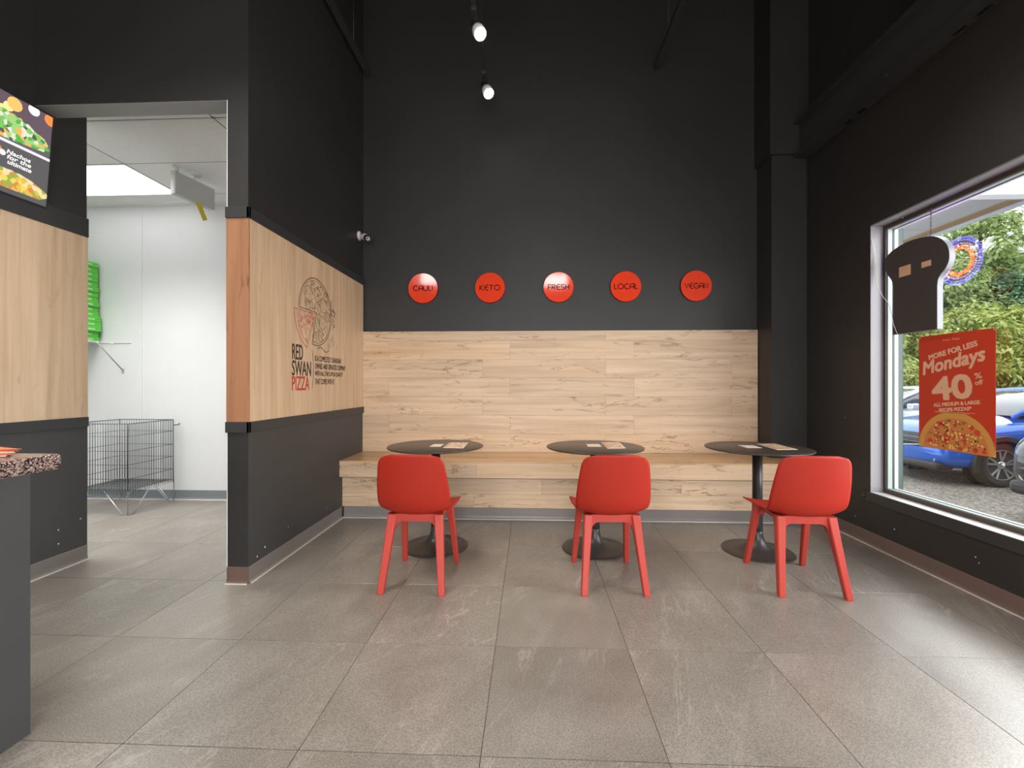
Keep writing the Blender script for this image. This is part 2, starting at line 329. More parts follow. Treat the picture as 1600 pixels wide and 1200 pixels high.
# column in the corner
wc = MB().box(2.215, XR, 4.155, YB, 0, H).build('wall_column', M['black'], kind='structure')
MB().box(2.19, 2.215, 4.13, YB, 3.30, H).box(2.215, XR, 4.13, 4.155, 3.30, H).build('upper_casing', M['black'], wc)
# rear wall with the storefront
rw = MB().box(XL-.13, -1.9, YR-.15, YR, 0, H).box(2.3, XR+.2, YR-.15, YR, 0, H).box(-1.9, 2.3, YR-.15, YR, 2.9, H).build('wall_rear', M['black'], kind='structure')
wdr = MB()
for x in (-1.9, -.5, .9, 2.26): wdr.box(x, x+.04, YR-.1, YR-.04, 0, 2.9)
wdr.box(-1.9, 2.3, YR-.1, YR-.04, 2.86, 2.9).box(-1.9, 2.3, YR-.1, YR-.04, 0, .06)
w3 = wdr.build('window_3', M['alu'], kind='structure')
MB().box(-1.86, 2.26, YR-.075, YR-.069, .06, 2.86).build('pane', M['glass'], w3)
ce = MB().box(XL-.13, XR+.2, YR-.15, YB+.15, H, H+.1).build('ceiling', M['darkceil'], kind='structure')
# back room shell
ZC = 3.064
MB().box(-5.75, XP-.13, YB+.02, YB+.17, 0, H).build('wall_back_room_back', M['white'], kind='structure')
MB().box(-5.75, -5.6, YR, YB+.02, 0, 3.3).build('wall_back_room_left', M['white'], kind='structure')
MB().box(-5.6, XL-.13, .1, .2, 0, 3.3).build('wall_back_room_front', M['white'], kind='structure')
MB().box(XP-.134, XP-.13, YP+.135, YB+.02, 0, ZC).box(XL-.134, XL-.13, .2, YL, 0, ZC).build('wall_back_room_lining', M['white'], kind='structure')
MB().box(-4.05, -4.046, YB+.014, YB+.02, .1, 2.95).build('wall_panel_seam', M['whiteplastic'], bpy.data.objects['wall_back_room_back'])
cb = MB().box(-5.6, XP-.13, YP+.13, YB+.02, ZC+.03, ZC+.05).box(-5.6, XL-.13, .2, YP+.13, ZC+.03, ZC+.05).build('ceiling_back_room', M['white'], kind='structure')
# dropped grid: tiles are pieces
gx = [-5.878, -4.659, -3.44, -2.221, -1.83]; gy = [.2, .604, 1.204, 1.804, 2.404, 3.004, 3.604, 4.204, 4.43]
for a in range(4):
    for b in range(8):
        x0, x1, y0, y1 = max(gx[a], -5.6), gx[a+1], gy[b], gy[b+1]
        if y0 < 2.7 and x1 > XL-.13:
            if y1 > 2.8: MB().bbox(max(x0, XL-.14)+.006, x1-.006, 2.722, y1-.006, ZC, ZC+.015, .002, seg=1).build('ceiling_tile', M['ceiltile'], cb)
            x1 = XL-.14
        if x1-x0 < .05: continue
        lit = (a == 1 and b in (6, 3))
        if lit: continue
        MB().bbox(x0+.006, x1-.006, y0+.006, y1-.006, ZC, ZC+.015, .002, seg=1).build('ceiling_tile', M['ceiltile'], cb)
g = MB()
for x in gx[1:4]:
    g.box(x-.012, x+.012, YP+.14 if x > XL else .2, 4.43, ZC+.003, ZC+.012)
for y in gy[1:8]: g.box(-5.6, XL-.14 if y < 2.7 else XP-.135, y-.012, y+.012, ZC+.003, ZC+.012)
g.build('ceiling_grid', M['base_cool'], cb)
for b in (6, 3):
    t = thing('ceiling_light', 'bright white ceiling light panel '+('in the back room ceiling beside the hanging sign box' if b == 6 else 'deeper in the back room, hidden behind the left wall'), 'light', (-4.05, (gy[b]+gy[b+1])/2, ZC))
    MB().box(-.60, .60, -.288, .288, 0, .006).build('diffuser', M['panelglow'], t)
    MB().box(-.607, .607, -.297, -.288, -.002, .014).box(-.607, .607, .288, .297, -.002, .014).box(-.607, -.6, -.288, .288, -.002, .014).box(.6, .607, -.288, .288, -.002, .014).build('frame', M['whiteplastic'], t)
# cove at the top of the back-room wall
MB().box(-5.6, XP-.14, 4.36, YB+.02, ZC-.012, ZC).build('trim_1', M['whiteplastic'], kind='structure')
# baseboards (coved strip + caulk line)
def baseb(name, a, b, nrm, mat=None, h=.10, ends=None):
    # a,b: floor points of the wall face, nrm: unit normal into the room
    mat = mat or M['base']; pr = [(0, 0), (.018, 0), (.016, .005), (.007, .016), (.005, .03), (.005, h-.003), (.003, h), (0, h)]
    a = Vector((*a, 0)); b = Vector((*b, 0)); n = Vector((*nrm, 0)); m = MB()
    rings = [[tuple(p+n*u+Vector((0, 0, v))) for u, v in pr] for p in (a, b)]
    m.loft(rings, smooth=False)
    o = m.build(name, mat, kind='structure')
    c = MB(); c.loft([[tuple(p+n*u+Vector((0, 0, v))) for u, v in ((.014, .0005), (.022, .0005), (.020, .004), (.0155, .007))] for p in (a, b)], smooth=False)
    c.build('caulk_bead', M['caulk'], o); return o
baseb('baseboard_partition', (XP, YP), (XP, 3.905), (1, 0))
baseb('baseboard_partition_end', (XP-.13, YP), (XP+.004, YP), (0, -1), principled('brown_rubber_baseboard', (.14, .085, .07), .3))
baseb('baseboard_bench', (XP+.02, 3.91), (XR, 3.91), (0, -1))
baseb('baseboard_right', (XR, YR), (XR, 3.88), (-1, 0), principled('brown_grey_rubber_baseboard', (.15, .105, .09), .35))
baseb('baseboard_left', (XL, YR), (XL, YL), (1, 0))
baseb('baseboard_back_room', (-5.6, YB+.02), (XP-.15, YB+.02), (0, -1), M['base_cool'])
# small paint chips
for (x, y, z, r_) in ((XP+.001, 2.67, .13, .006), (XP+.001, 2.75, .16, .007), (XP+.001, 3.02, .2, .004), (XP+.001, 3.6, .17, .003)):
    MB().lathe([(r_, 0), (r_*.6, .001)], n=7).build('paint_chip', M['chip'], wp, loc=(x+.002, y, z), rot=(0, pi/2, 0))
for (y, z, r_) in ((2.72, .26, .005), (2.72, .17, .005), (2.86, .29, .005)):
    MB().lathe([(r_, 0), (r_*.6, .001)], n=7).build('paint_chip', M['chip'], wl, loc=(XL+.003, y, z), rot=(0, pi/2, 0))
for (y, z, r_) in ((3.18, .19, .005), (2.62, .215, .004), (2.60, .19, .004), (3.55, .17, .004), (3.66, .93, .003)):
    MB().lathe([(r_, 0), (r_*.6, .001)], n=7).build('paint_chip', M['chip'], wr, loc=(XR, y, z), rot=(0, -pi/2, 0))
# ------------------------------------------------------------ window in the right wall
def ring_yz(m, y0, y1, z0, z1, w, x0, x1, mi=0):
    m.box(x0, x1, y0, y0+w, z0, z1, mi); m.box(x0, x1, y1-w, y1, z0, z1, mi); m.box(x0, x1, y0+w, y1-w, z0, z0+w, mi); m.box(x0, x1, y0+w, y1-w, z1-w, z1, mi); return m
win = MB().box(XR, XR+.2, Y1-.003, Y1, ZS, ZH).box(XR, XR+.2, Y0, Y0+.003, ZS, ZH).box(XR, XR+.2, Y0, Y1, ZH, ZH+.01).build('window_1', M['reveal'], kind='structure')
MB().bbox(XR-.004, XR+.2, Y0, Y1, ZS-.012, ZS, .002).build('window_sill', M['sill'], win)
ring_yz(MB(), Y0+.003, Y1-.003, ZS+.001, ZH-.001, .026, 2.618, 2.628).build('inner_gasket', M['brownframe'], win)
ring_yz(MB(), Y0+.003, Y1-.003, ZS+.001, ZH-.001, .034, 2.628, 2.660).build('window_frame', M['mint'], win)
ring_yz(MB(), Y0+.003, Y1-.003, ZS+.001, ZH-.001, .036, 2.660, 2.674).build('black_gasket', M['blackmetal'], win)
ring_yz(MB(), Y0+.003, Y1-.003, ZS+.001, ZH-.001, .036, 2.674, 2.694).build('outer_stop', M['whiteframe'], win)
MB().box(2.70, 2.706, Y0+.02, Y1-.02, ZS+.02, ZH-.02).build('pane', M['glass'], win)
MB().bbox(2.735, 2.84, 3.485, 3.62, -.3, 2.85, .004).build('exterior_post', M['greenpost'], win)
for y in (3.2, 2.4, 1.5):
    MB().lathe([(.006, 0), (.008, -.006), (.004, -.012)], n=10).build('hook', M['alu'], win, loc=(2.60, y, ZH-.0))
# ------------------------------------------------------------ steel beam along the right wall
t = thing('steel_beam', 'black steel angle beam running high along the window wall from the corner column', 'beam', (2.39, 4.13, 3.262))
MB().box(0, .14, -7.2, 0, 0, .012).build('bottom_flange', M['blackboard'], t)
MB().box(.06, .072, -7.2, 0, .012, .30).build('web', M['blackboard'], t)
MB().box(.0, .14, -7.2, 0, .30, .312).build('top_flange', M['blackboard'], t)
for k in range(8):
    for dy in (0, -.14):
        MB().bbox(.095, .122, -.55-k*.9+dy-.035, -.55-k*.9+dy+.035, -.003, .001, .001, seg=1).build('bolt_slot', M['lens'], t)
for k in range(5): MB().lathe([(.010, .012), (.010, .020), (.005, .024)], n=6).build('bolt', M['alu'], t, loc=(.012, -.3-k*.75, 0))
MB().bbox(-.05, .005, -1.45, -1.33, .3, .62, .004).build('bracket', M['base_cool'], t)
for x, nm in ((-1.63, 'left'), (1.235, 'right')):
    t = thing('ceiling_rail', 'thin grey rail under the dark ceiling, on the %s side of the spotlights' % nm, 'rail', (x, YB-.01, 4.30), group=None)
    MB().box(-.022, .022, -6.5, 0, 0, .008).box(-.022, -.014, -6.5, 0, .008, .04).box(.014, .022, -6.5, 0, .008, .04).build('channel', M['blackboard'], t)
    r_ = MB()
    for k in range(4): MB().tube([(0, -.4-k*1.6, .03), (0, -.4-k*1.6, H-4.30)], .004).build('hanger_rod', M['blackmetal'], t)
# ------------------------------------------------------------ spotlights on track
t = thing('light_track', 'black spotlight track hanging under the dark ceiling', 'track', (-.43, 4.25, 4.08))
MB().box(-.017, .017, -5.5, 0, 0, .03).build('track_rail', M['blackboard'], t)
r_ = MB()
for k in range(4): MB().tube([(0, -.3-k*1.6, .03), (0, -.3-k*1.6, H-4.08)], .004).build('hanger_rod', M['blackmetal'], t)
for k, y in enumerate((4.09, 3.40, 2.1, .9)):
    lab = ('lit white spotlight on the track, the lower one nearest the back wall', 'lit white spotlight on the track, cut by the top of the photo', 'lit white spotlight on the track, above and before the seating', 'lit white spotlight on the track, over the camera')[k]
    t = thing('track_spotlight', lab, 'spotlight', (-.43, y, 4.08))
    MB().bbox(-.02, .02, -.06, .06, -.035, 0, .004).tube([(0, 0, -.035), (0, 0, -.085)], .008, 10).build('adapter', M['basemetal'], t)
    h = MB(); axis = Vector((.34, -.42, -.84)).normalized(); q = axis.to_track_quat('Z', 'Y').to_matrix()
    def rot(m_): m_.v = [tuple(q @ Vector(v)+Vector((0, 0, -.10))) for v in m_.v]; return m_
    rot(MB().lathe([(.012, -.03), (.026, -.02), (.028, .05), (.030, .055)], n=24)).build('lamp_neck', M['basemetal'], t)
    rot(MB().lathe([(.030, .052), (.044, .075), (.050, .105), (.050, .150), (.046, .150), (.044, .140)], n=32)).build('lamp_housing', M['lampwhite'], t)
    rot(MB().lathe([(.0, .139), (.043, .1395), (.043, .144), (.02, .150), (.0, .151)], n=24, cap=False)).build('bulb', M['bulb'], t)
    sp = bpy.data.lights.new('track_spot', 'SPOT'); sp.energy = 60; sp.spot_size = R(95); sp.spot_blend = .6; sp.color = (1, .90, .78); sp.shadow_soft_size = .05
    so = bpy.data.objects.new('spot_beam', sp); COL.objects.link(so); so.parent = t; so.location = q @ Vector((0, 0, .17))+Vector((0, 0, -.10))
    so.rotation_euler = (-axis).to_track_quat('Z', 'Y').to_euler()
# unseen glowing panels added behind the camera for the glare in two discs
for x0, x1, z0, z1, nm in ((-2.98, -2.52, 3.93, 4.25, 'left'), (.36, .98, 3.84, 4.16, 'right')):
    t = thing('disc_glare_panel', 'unseen glowing panel added high on the rear wall for glare in the round signs, %s one' % nm, 'lamp', ((x0+x1)/2, YR, z0))
    w_ = (x1-x0)/2; MB().bbox(-w_-.02, w_+.02, 0, .05, -.02, z1-z0+.02, .005).build('glare_panel_body', M['lampwhite'], t)
    MB().box(-w_, w_, .05, .054, 0, z1-z0).build('diffuser', M['rearglow'], t)
# ------------------------------------------------------------ bench
bench = thing('built_in_bench', 'long built-in bench clad in pale wood planks along the back wall', 'bench', (0, 3.9, 0))
def bp(name, x0, x1, y0, y1, z0, z1, mat):
    o = MB().bbox(x0+.0004, x1-.0004, y0-3.9, y1-3.9, z0+.0004, z1-.0004, .001, seg=1).build(name, mat, bench); origin(o, ((x0+x1)/2, (y0+y1)/2-3.9, (z0+z1)/2)); return o
def run(name, x0, x1, joint, pitch, *a):
    s = joint-math.ceil((joint-x0)/pitch)*pitch
    while s < x1-.001:
        if min(s+pitch, x1)-max(s, x0) > .01: bp(name, max(s, x0), min(s+pitch, x1), *a)
        s += pitch
BX0, BX1 = XP+.001, XR-.001
run('fascia_plank', BX0, BX1, -.474, 1.22, 3.85, 3.862, .375, .508, M['wood_h'])
run('kick_plank', BX0, BX1, .098, 1.22, 3.91, 3.922, .225, .372, M['wood_h'])
run('kick_plank', BX0, BX1, 1.318-.6, 1.22, 3.91, 3.922, .10, .225, M['wood_h'])
MB().bbox(BX0, BX1, -.052, .46, .508-.133, .374+.0, .001).build('under_board', M['wood_h'], bench) if False else None
run('seat_plank', BX0, BX1, .2, 1.22, 3.848, 4.03, .508, .52, M['wood_bench'])
run('seat_plank', BX0, BX1, -.4, 1.22, 4.03, 4.154, .508, .52, M['wood_bench'])
run('seat_plank', BX0, 2.213, .4, 1.22, 4.154, 4.389, .508, .52, M['wood_bench'])
MB().box(BX0, BX1, -.036, .21, .37, .5075).box(BX0, BX1, .0235, .21, 0, .37).build('bench_core', M['blackboard'], bench)
# ------------------------------------------------------------ tables
def make_table():
    t = thing('cafe_table', 'x', 'table')
    MB().lathe([(.02, .733), (.344, .733), (.350, .7365), (.350, .7425), (.346, .745), (.0, .745)], n=96, cap=False).build('table_top', M['tabletop'], t)
    MB().lathe([(.05, .722), (.12, .727), (.12, .733), (.02, .733)], n=32).build('mounting_plate', M['blackmetal'], t)
    MB().lathe([(.036, .07), (.035, .2), (.033, .45), (.033, .726)], n=32).build('column', M['blackmetal'], t)
    MB().lathe([(.236, 0), (.238, .003), (.234, .007), (.19, .012), (.14, .021), (.10, .034), (.070, .052), (.052, .075), (.042, .10), (.037, .13), (.036, .15)], n=64).build('base_plate', M['basemetal'], t)
    return t
TL = ['round dark café table left of the three, by the dark partition', 'round dark café table in the middle of the three', 'round dark café table nearest the window']
TP = [(-.700, 3.245), (.470, 3.25), (1.630, 3.245)]
tb = make_table()
for k, (x, y) in enumerate(TP):
    c = tb if k == 0 else copytree(tb); c.location = (x, y, 0); c['label'] = TL[k]; c['group'] = 'round café tables along the bench'
# papers on tables
def sheet(name, label, cat, corners, mat_back, printed, group, z=.7452):
    cx = sum(p[0] for p in corners)/4; cy = sum(p[1] for p in corners)/4
    t = thing(name, label, cat, (cx, cy, z), group=group); P = [(x-cx, y-cy) for x, y in corners]
    MB().prism(P, 0, .0012).build('paper_sheet', mat_back, t)
    if printed:
        Q = [(x*.86, y*.86) for x, y in P]; MB().prism(Q, .0013, .0017).build('menu_print', M['menu'], t)
        def lp(u, v):
            a = Vector(P[0]).lerp(Vector(P[3]), u); b = Vector(P[1]).lerp(Vector(P[2]), u); return a.lerp(b, v)
        MB().prism([tuple(lp(.08, .03)), tuple(lp(.92, .03)), tuple(lp(.92, .14)), tuple(lp(.08, .14))], .0018, .0022).build('printed_band', principled('pink_band', (.72, .33, .25), .4), t)
    return t
NM = ('left table', 'middle table', 'window table')
CARD = [[(-.729, 3.312), (-.652, 3.316), (-.653, 3.179), (-.732, 3.176)], [(.422, 3.36), (.519, 3.364), (.516, 3.228), (.419, 3.224)], [(1.536, 3.337), (1.645, 3.342), (1.647, 3.211), (1.542, 3.206)]]
MENU = [[(-.625, 3.405), (-.481, 3.41), (-.474, 3.105), (-.622, 3.12)], [(.551, 3.47), (.691, 3.475), (.675, 3.155), (.543, 3.13)], [(1.713, 3.42), (1.860, 3.44), (1.855, 3.143), (1.700, 3.115)]]
for k in range(3):
    sheet('card', 'small blank tan card lying on the '+NM[k], 'card', CARD[k], M['paper'], False, 'small cards on the tables')
    sheet('menu', 'printed food menu sheet lying on the '+NM[k], 'menu', MENU[k], M['paper'], True, 'menus on the tables')
# ------------------------------------------------------------ chairs
def smooth_curve(pts, n):
    # Catmull-Rom through pts (tuples), n samples
    P = [Vector(p) for p in pts]; P = [P[0]*2-P[1]]+P+[P[-1]*2-P[-2]]; out = []; segs = len(P)-3
    for k in range(n):
        u = k/(n-1)*segs; i = min(int(u), segs-1); t_ = u-i; a, b, c, d = P[i:i+4]
        out.append(.5*((2*b)+(c-a)*t_+(2*a-5*b+4*c-d)*t_*t_+(3*b-a-3*c+d)*t_**3))
    return out
def make_chair():
    t = thing('dining_chair', 'x', 'chair')
    #        y     z     halfw  fwd    up
    st = [(.245, .418, .196, .000, .016), (.215, .428, .206, .000, .020), (.13, .430, .212, .000, .024), (.03, .426, .212, .003, .030), (-.07, .424, .208, .010, .038),
          (-.145, .433, .208, .022, .034), (-.195, .458, .211, .038, .033), (-.222, .505, .213, .048, .018), (-.238, .57, .211, .046, .006), (-.254, .65, .204, .040, .0), (-.268, .73, .193, .033, 0), (-.280, .803, .182, .028, -.004)]
    n = 56; m_ = 25; cv = smooth_curve(st, n)
    L_ = [0]
    for k in range(1, n): L_.append(L_[-1]+math.hypot(cv[k][0]-cv[k-1][0], cv[k][1]-cv[k-1][1]))
    rows = []
    for k in range(n):
        y, z, w, fw, up = cv[k]
        s = L_[-1]-L_[k]; a = .075
        if s < a: w -= .075*(1-(max(0, 1-((a-s)/a)**2.6))**(1/2.6))*1.0
        s = L_[k]; a = .05
        if s < a: w -= .05*(1-(max(0, 1-((a-s)/a)**2.5))**(1/2.5))
        row = []
        for i in range(m_):
            u = -1+2*i/(m_-1); u = math.copysign(abs(u)**.9, u); e = abs(u)**2.3
            e = min(1, abs(w*u)/max(.001, cv[k][2]))**2.3; row.append((w*u, y+fw*e, z+up*e))
        rows.append(row)
    vs = [p for r in rows for p in r]; fs = [(k*m_+i, k*m_+i+1, (k+1)*m_+i+1, (k+1)*m_+i) for k in range(n-1) for i in range(m_-1)]
    me = bpy.data.meshes.new('tmp'); me.from_pydata(vs, [], fs); me.update()
    bm = bmesh.new(); bm.from_mesh(me); bm.normal_update()
    nv = [v.normal.copy() for v in bm.verts]; sg = 1 if nv[(n//8)*m_+m_//2].z > 0 else -1; bm.free()
    th = .0065; K = len(vs); vs2 = vs+[tuple(Vector(vs[i])-nv[i]*sg*th) for i in range(K)]
    fs2 = list(fs)+[tuple(K+i for i in reversed(f)) for f in fs]
    rim = [i for i in range(m_)]+[k*m_+m_-1 for k in range(1, n)]+[(n-1)*m_+i for i in range(m_-2, -1, -1)]+[k*m_ for k in range(n-2, 0, -1)]
    for k in range(len(rim)): a, b = rim[k], rim[(k+1) % len(rim)]; fs2.append((a, b, b+K, a+K))
    MB().add(vs2, fs2, 0, True).build('seat_shell', M['red'], t)
    # legs: loft of an octagon-ish section
    def leg(tx, ty, bx, by, wt, dt, wb_, db):
        rings = []
        for f in (0, .02, .3, .65, .9, 1):
            z = .432*f if f > .0 else 0; x = bx+(tx-bx)*f; y = by+(ty-by)*f; w = wb_+(wt-wb_)*f**1.4; d = db+(dt-db)*f**1.4
            if f == 0: w *= .9; d *= .9
            c = .26; rings.append([(x+w*p, y+d*q, z) for p, q in ((-.5+c*.5, -.5), (.5-c*.5, -.5), (.5, -.5+c*.5), (.5, .5-c*.5), (.5-c*.5, .5), (-.5+c*.5, .5), (-.5, .5-c*.5), (-.5, -.5+c*.5))])
        return MB().loft(rings, smooth=False)
    for s in (-1, 1):
        leg(s*.138, -.140, s*.177, -.245, .052, .054, .036, .038).build('leg', M['redleg'], t)
        leg(s*.150, .120, s*.177, .232, .044, .048, .031, .034).build('leg', M['redleg'], t)
    # one-piece underframe with arched corners
    def arch(x0, x1, zb, zt, rr):
        p = [(x0, zt), (x0, zb-rr*1.3)]
        p += [(x0+.004+rr*(1-cos(a)), zb-rr*1.25+rr*1.25*sin(a)) for a in [k*pi/2/8 for k in range(9)]]
        p += [(x1-.004-rr*(1-cos(a)), zb-rr*1.25+rr*1.25*sin(a)) for a in [k*pi/2/8 for k in range(8, -1, -1)]]
        return p+[(x1, zb-rr*1.3), (x1, zt)]
    fr = MB()
    fr.prism(arch(-.124, .124, .390, .434, .042), -.160, -.122, lambda x, z, y: (x, y, z))
    fr.prism(arch(-.136, .136, .400, .420, .03), .105, .137, lambda x, z, y: (x, y, z))
    for s in (-1, 1):
        fr.prism([(y, z) for y, z in arch(-.125, .108, .400, .424, .03)], s*.132-.016, s*.132+.016, lambda y, z, x: (x, y, z))
    fr.build('underframe', M['redleg'], t)
    return t
CL = ['red moulded plastic chair tucked up to the left café table', 'red moulded plastic chair at the middle café table', 'red moulded plastic chair nearest the window, turned slightly']
ch = make_chair()
for k, (x, y, a) in enumerate(((-.677, 2.737, -.8), (.475, 2.771, 1.5), (1.608, 2.785, -4.0))):
    c = ch if k == 0 else copytree(ch); c.location = (x, y, 0); c.rotation_euler = (0, 0, R(a)); c['label'] = CL[k]; c['group'] = 'red chairs at the café tables'
# ------------------------------------------------------------ round word signs
def arcp(cx, cy, r, a0, a1, n=14, ry=None): return [(cx+r*cos(R(a0+(a1-a0)*k/n)), cy+(ry or r)*sin(R(a0+(a1-a0)*k/n))) for k in range(n+1)]
G = {  # strokes in a 1-high box, width second
 'C': (.85, [arcp(.5, .5, .5, 50, 310)]), 'A': (.72, [[(0, 0), (0, .55)]+arcp(.45, .55, .45, 180, 90, 8)+[(.72, 1), (.72, 0)], [(0, .42), (.72, .42)]]),
 'U': (.72, [[(0, 1), (0, .36)]+arcp(.36, .36, .36, 180, 360)+[(.72, 1)]]), 'L': (.5, [[(0, 1), (0, .25)]+arcp(.25, .25, .25, 180, 270, 6)+[(.5, 0)]]),
 'I': (.06, [[(.03, 0), (.03, 1)]]), 'K': (.62, [[(0, 0), (0, 1)], [(.6, 1), (.04, .5), (.62, 0)]]),
 'E': (.66, [arcp(.55, .5, .52, 75, 285), [(.05, .52), (.6, .52)]]), 'T': (.66, [[(0, .97), (.66, .97)], [(.33, .97), (.33, 0)]]),
 'O': (1.0, [arcp(.5, .5, .5, 0, 360, 28)]), 'F': (.5, [[(0, 0), (0, .97), (.5, .97)], [(0, .5), (.45, .5)]]),
 'R': (.6, [[(0, 0), (0, .97), (.3, .97)]+arcp(.32, .72, .25, 90, -90, 8)+[(.05, .47)], [(.25, .47), (.6, 0)]]),
 'S': (.58, [[(.55, .97), (.25, .97)]+arcp(.25, .74, .23, 90, 270, 8)+[(.33, .51)]+arcp(.33, .255, .255, 90, -90, 8)+[(0, 0)]]),
 'H': (.64, [[(0, 0), (0, 1)], [(.64, 0), (.64, 1)], [(0, .5), (.64, .5)]]), 'V': (.76, [[(0, 1), (.38, 0), (.76, 1)]]),
 'G': (.95, [arcp(.5, .5, .5, 50, 330)+[(.95, .5), (.55, .5)]]), 'N': (.70, [[(0, 0), (0, 1), (.70, 0), (.70, 1)]])}
def word(m, s, cx, cy, h, w, sw):
    tot = sum(G[c][0] for c in s)+.22*(len(s)-1); k = w/tot; x = cx-w/2
    for c in s:
        gw, st_ = G[c]
        for p in st_: m.ribbon([(x+a*k, cy-h/2+b*h) for a, b in p], sw, thick=.0007)
        x += (gw+.22)*k
    return m
for wd, x, tx, tz in (('CAULI', -1.079, 0, 0), ('KETO', -.404, 0, 0), ('FRESH', .279, 0, 0), ('LOCAL', .942, 0, 0), ('VEGAN', 1.625, 0, 0)):
    t = thing('round_sign', 'round glossy red wall sign reading '+wd, 'sign', (x, YB-.012, 2.163), FACE_MY, group=None)
    MB().lathe([(.149, -.012), (.150, -.010), (.150, .008), (.1485, .0095), (0, .0095)], n=72, cap=False, smooth=False).build('disc', M['disc'], t)
    MB().lathe([(.151, -.012), (.1525, -.008), (.1525, .004), (.1505, .005)], n=72, smooth=False, cap=False).build('disc_edge', M['disc_letter'], t)
    word(MB(), wd, 0, -.0, .050, {'CAULI': .195, 'KETO': .200, 'FRESH': .205, 'LOCAL': .228, 'VEGAN': .222}[wd], .0085).build('lettering', M['disc_letter'], t, loc=(0, 0, .0098))
# ------------------------------------------------------------ pizza mural on the partition
mu = thing('wall_mural', 'printed pizza drawing and words on the wooden partition panel', 'mural', (XP+.0104, 3.0, 1.2), FACE_PX)
def mp(y, z): return (y-3.0, z-1.2)
def wob(pts, a, rnd): return [(x+rnd.uniform(-a, a), y+rnd.uniform(-a, a)) for x, y in pts]
rn = random.Random(3)
cy_, cz_, rp = 3.41, 1.765, .262
cxl, cyl = mp(cy_, cz_)
pz = MB()
a0, a1 = 186, -106   # the slice is missing between 186 and 254 degrees
pz.ribbon(arcp(cxl, cyl, rp, 180, -104, 60), .006); pz.ribbon(arcp(cxl, cyl, rp*.93, 178, -102, 60), .003)
pz.ribbon([(cxl-rp, cyl), (cxl, cyl-.005)], .005); pz.ribbon([(cxl, cyl-.005), (cxl+rp*cos(R(-104)), cyl+rp*sin(R(-104)))], .005)
def inpie(x, y, s=0):
    d = math.hypot(x-cxl, y-cyl); a = math.degrees(math.atan2(y-cyl, x-cxl)) % 360
    return d < rp*.9-s and not (172 < a < 264)
for px, py, r_ in ((-.12, .12, .062), (.02, .14, .055), (.12, .07, .058), (.02, .03, .05), (-.13, .04, .04), (.10, -.07, .055), (.0, -.10, .058), (.08, -.18, .045), (.19, -.01, .04), (-.02, -.2, .035), (-.05, .20, .03), (.16, .15, .035)):
    x, y = cxl+px, cyl+py; pz.ribbon(arcp(x, y, r_, 10*rn.random(), 330+20*rn.random(), 22), .0035); pz.ribbon(arcp(x+.004, y, r_*.75, 40, 200, 10), .002)
    for _ in range(10):
        a = rn.uniform(0, 6.28); q = rn.uniform(0, r_*.7); pz.ribbon([(x+q*cos(a), y+q*sin(a)), (x+q*cos(a)+.006, y+q*sin(a)+.003)], .003)
for _ in range(120):
    x, y = cxl+rn.uniform(-rp, rp), cyl+rn.uniform(-rp, rp)
    if inpie(x, y, .01): a = rn.uniform(0, 360); pz.ribbon(arcp(x, y, rn.uniform(.006, .018), a, a+rn.uniform(60, 200), 6), rn.choice((.0015, .002, .0035)))
for px, py in ((.262, .10), (.295, .06), (.325, .0), (.31, -.06), (.27, .02)):      # splashes to the right of the pizza
    for _ in range(5): a = rn.uniform(0, 360); pz.ribbon(arcp(cxl+px+rn.uniform(-.02, .02), cyl+py+rn.uniform(-.03, .03), rn.uniform(.012, .03), a, a+rn.uniform(50, 160), 7), rn.choice((.002, .003, .006)))
for _ in range(9): a = rn.uniform(0, 360); pz.ribbon(arcp(cxl+.27+rn.uniform(-.04, .04), cyl-.20+rn.uniform(-.05, .04), rn.uniform(.012, .03), a, a+150, 7), .0018)
pz.build('pizza_drawing', M['print_black'], mu)
sl = MB(); tx, ty = cxl-.03, cyl-.02; l_ = rp*1.12
A_, B_ = (tx-l_, ty), (tx+l_*cos(R(247)), ty+l_*sin(R(247)))
sl.ribbon([(tx, ty), A_], .005); sl.ribbon([(tx, ty), B_], .005); sl.ribbon(arcp(tx, ty, l_, 180, 247, 20), .005); sl.ribbon(arcp(tx, ty, l_*.88, 182, 245, 20), .0025)
for _ in range(60):
    a, q = R(rn.uniform(186, 242)), rn.uniform(.05, l_*.85); b = rn.uniform(0, 360); sl.ribbon(arcp(tx+q*cos(a), ty+q*sin(a), rn.uniform(.008, .022), b, b+rn.uniform(80, 220), 7), rn.choice((.002, .003)))
sl.build('slice_drawing', M['print_red'], mu, label='red line drawing of the pulled out slice')
def mtext(s, y0, y1, z, h, mat=None, bold=.0016):
    a, b = mp((y0+y1)/2, z); return text('lettering', s, mat or M['print_black'], a, b, y1-y0, h, mu, z=.0006, bold=bold)
mtext('RED', 3.058, 3.205, 1.432, .108); mtext('SWAN', 3.055, 3.325, 1.315, .108); mtext('PIZZA', 3.055, 3.300, 1.205, .10, M['print_red'])
for k, (s, e) in enumerate((('IS A COMPLETELY CANADIAN', 3.86), ('OWNED AND OPERATED COMPANY', 3.955), ('WITH ALL THE LOVE & QUALITY', 3.90), ('THAT COMES WITH IT', 3.73))):
    mtext(s, 3.39, e, 1.402-k*.061, .043, bold=.0008)
br = MB(); br.ribbon([mp(3.345+.018*sin(k/12*pi), 1.46-k*.0247) for k in range(13)], .004)
br.ribbon([mp(3.43+k*.014, 1.478+.016*sin(k/14*2*pi)) for k in range(15)], .006); br.build('flourish', M['print_black'], mu)
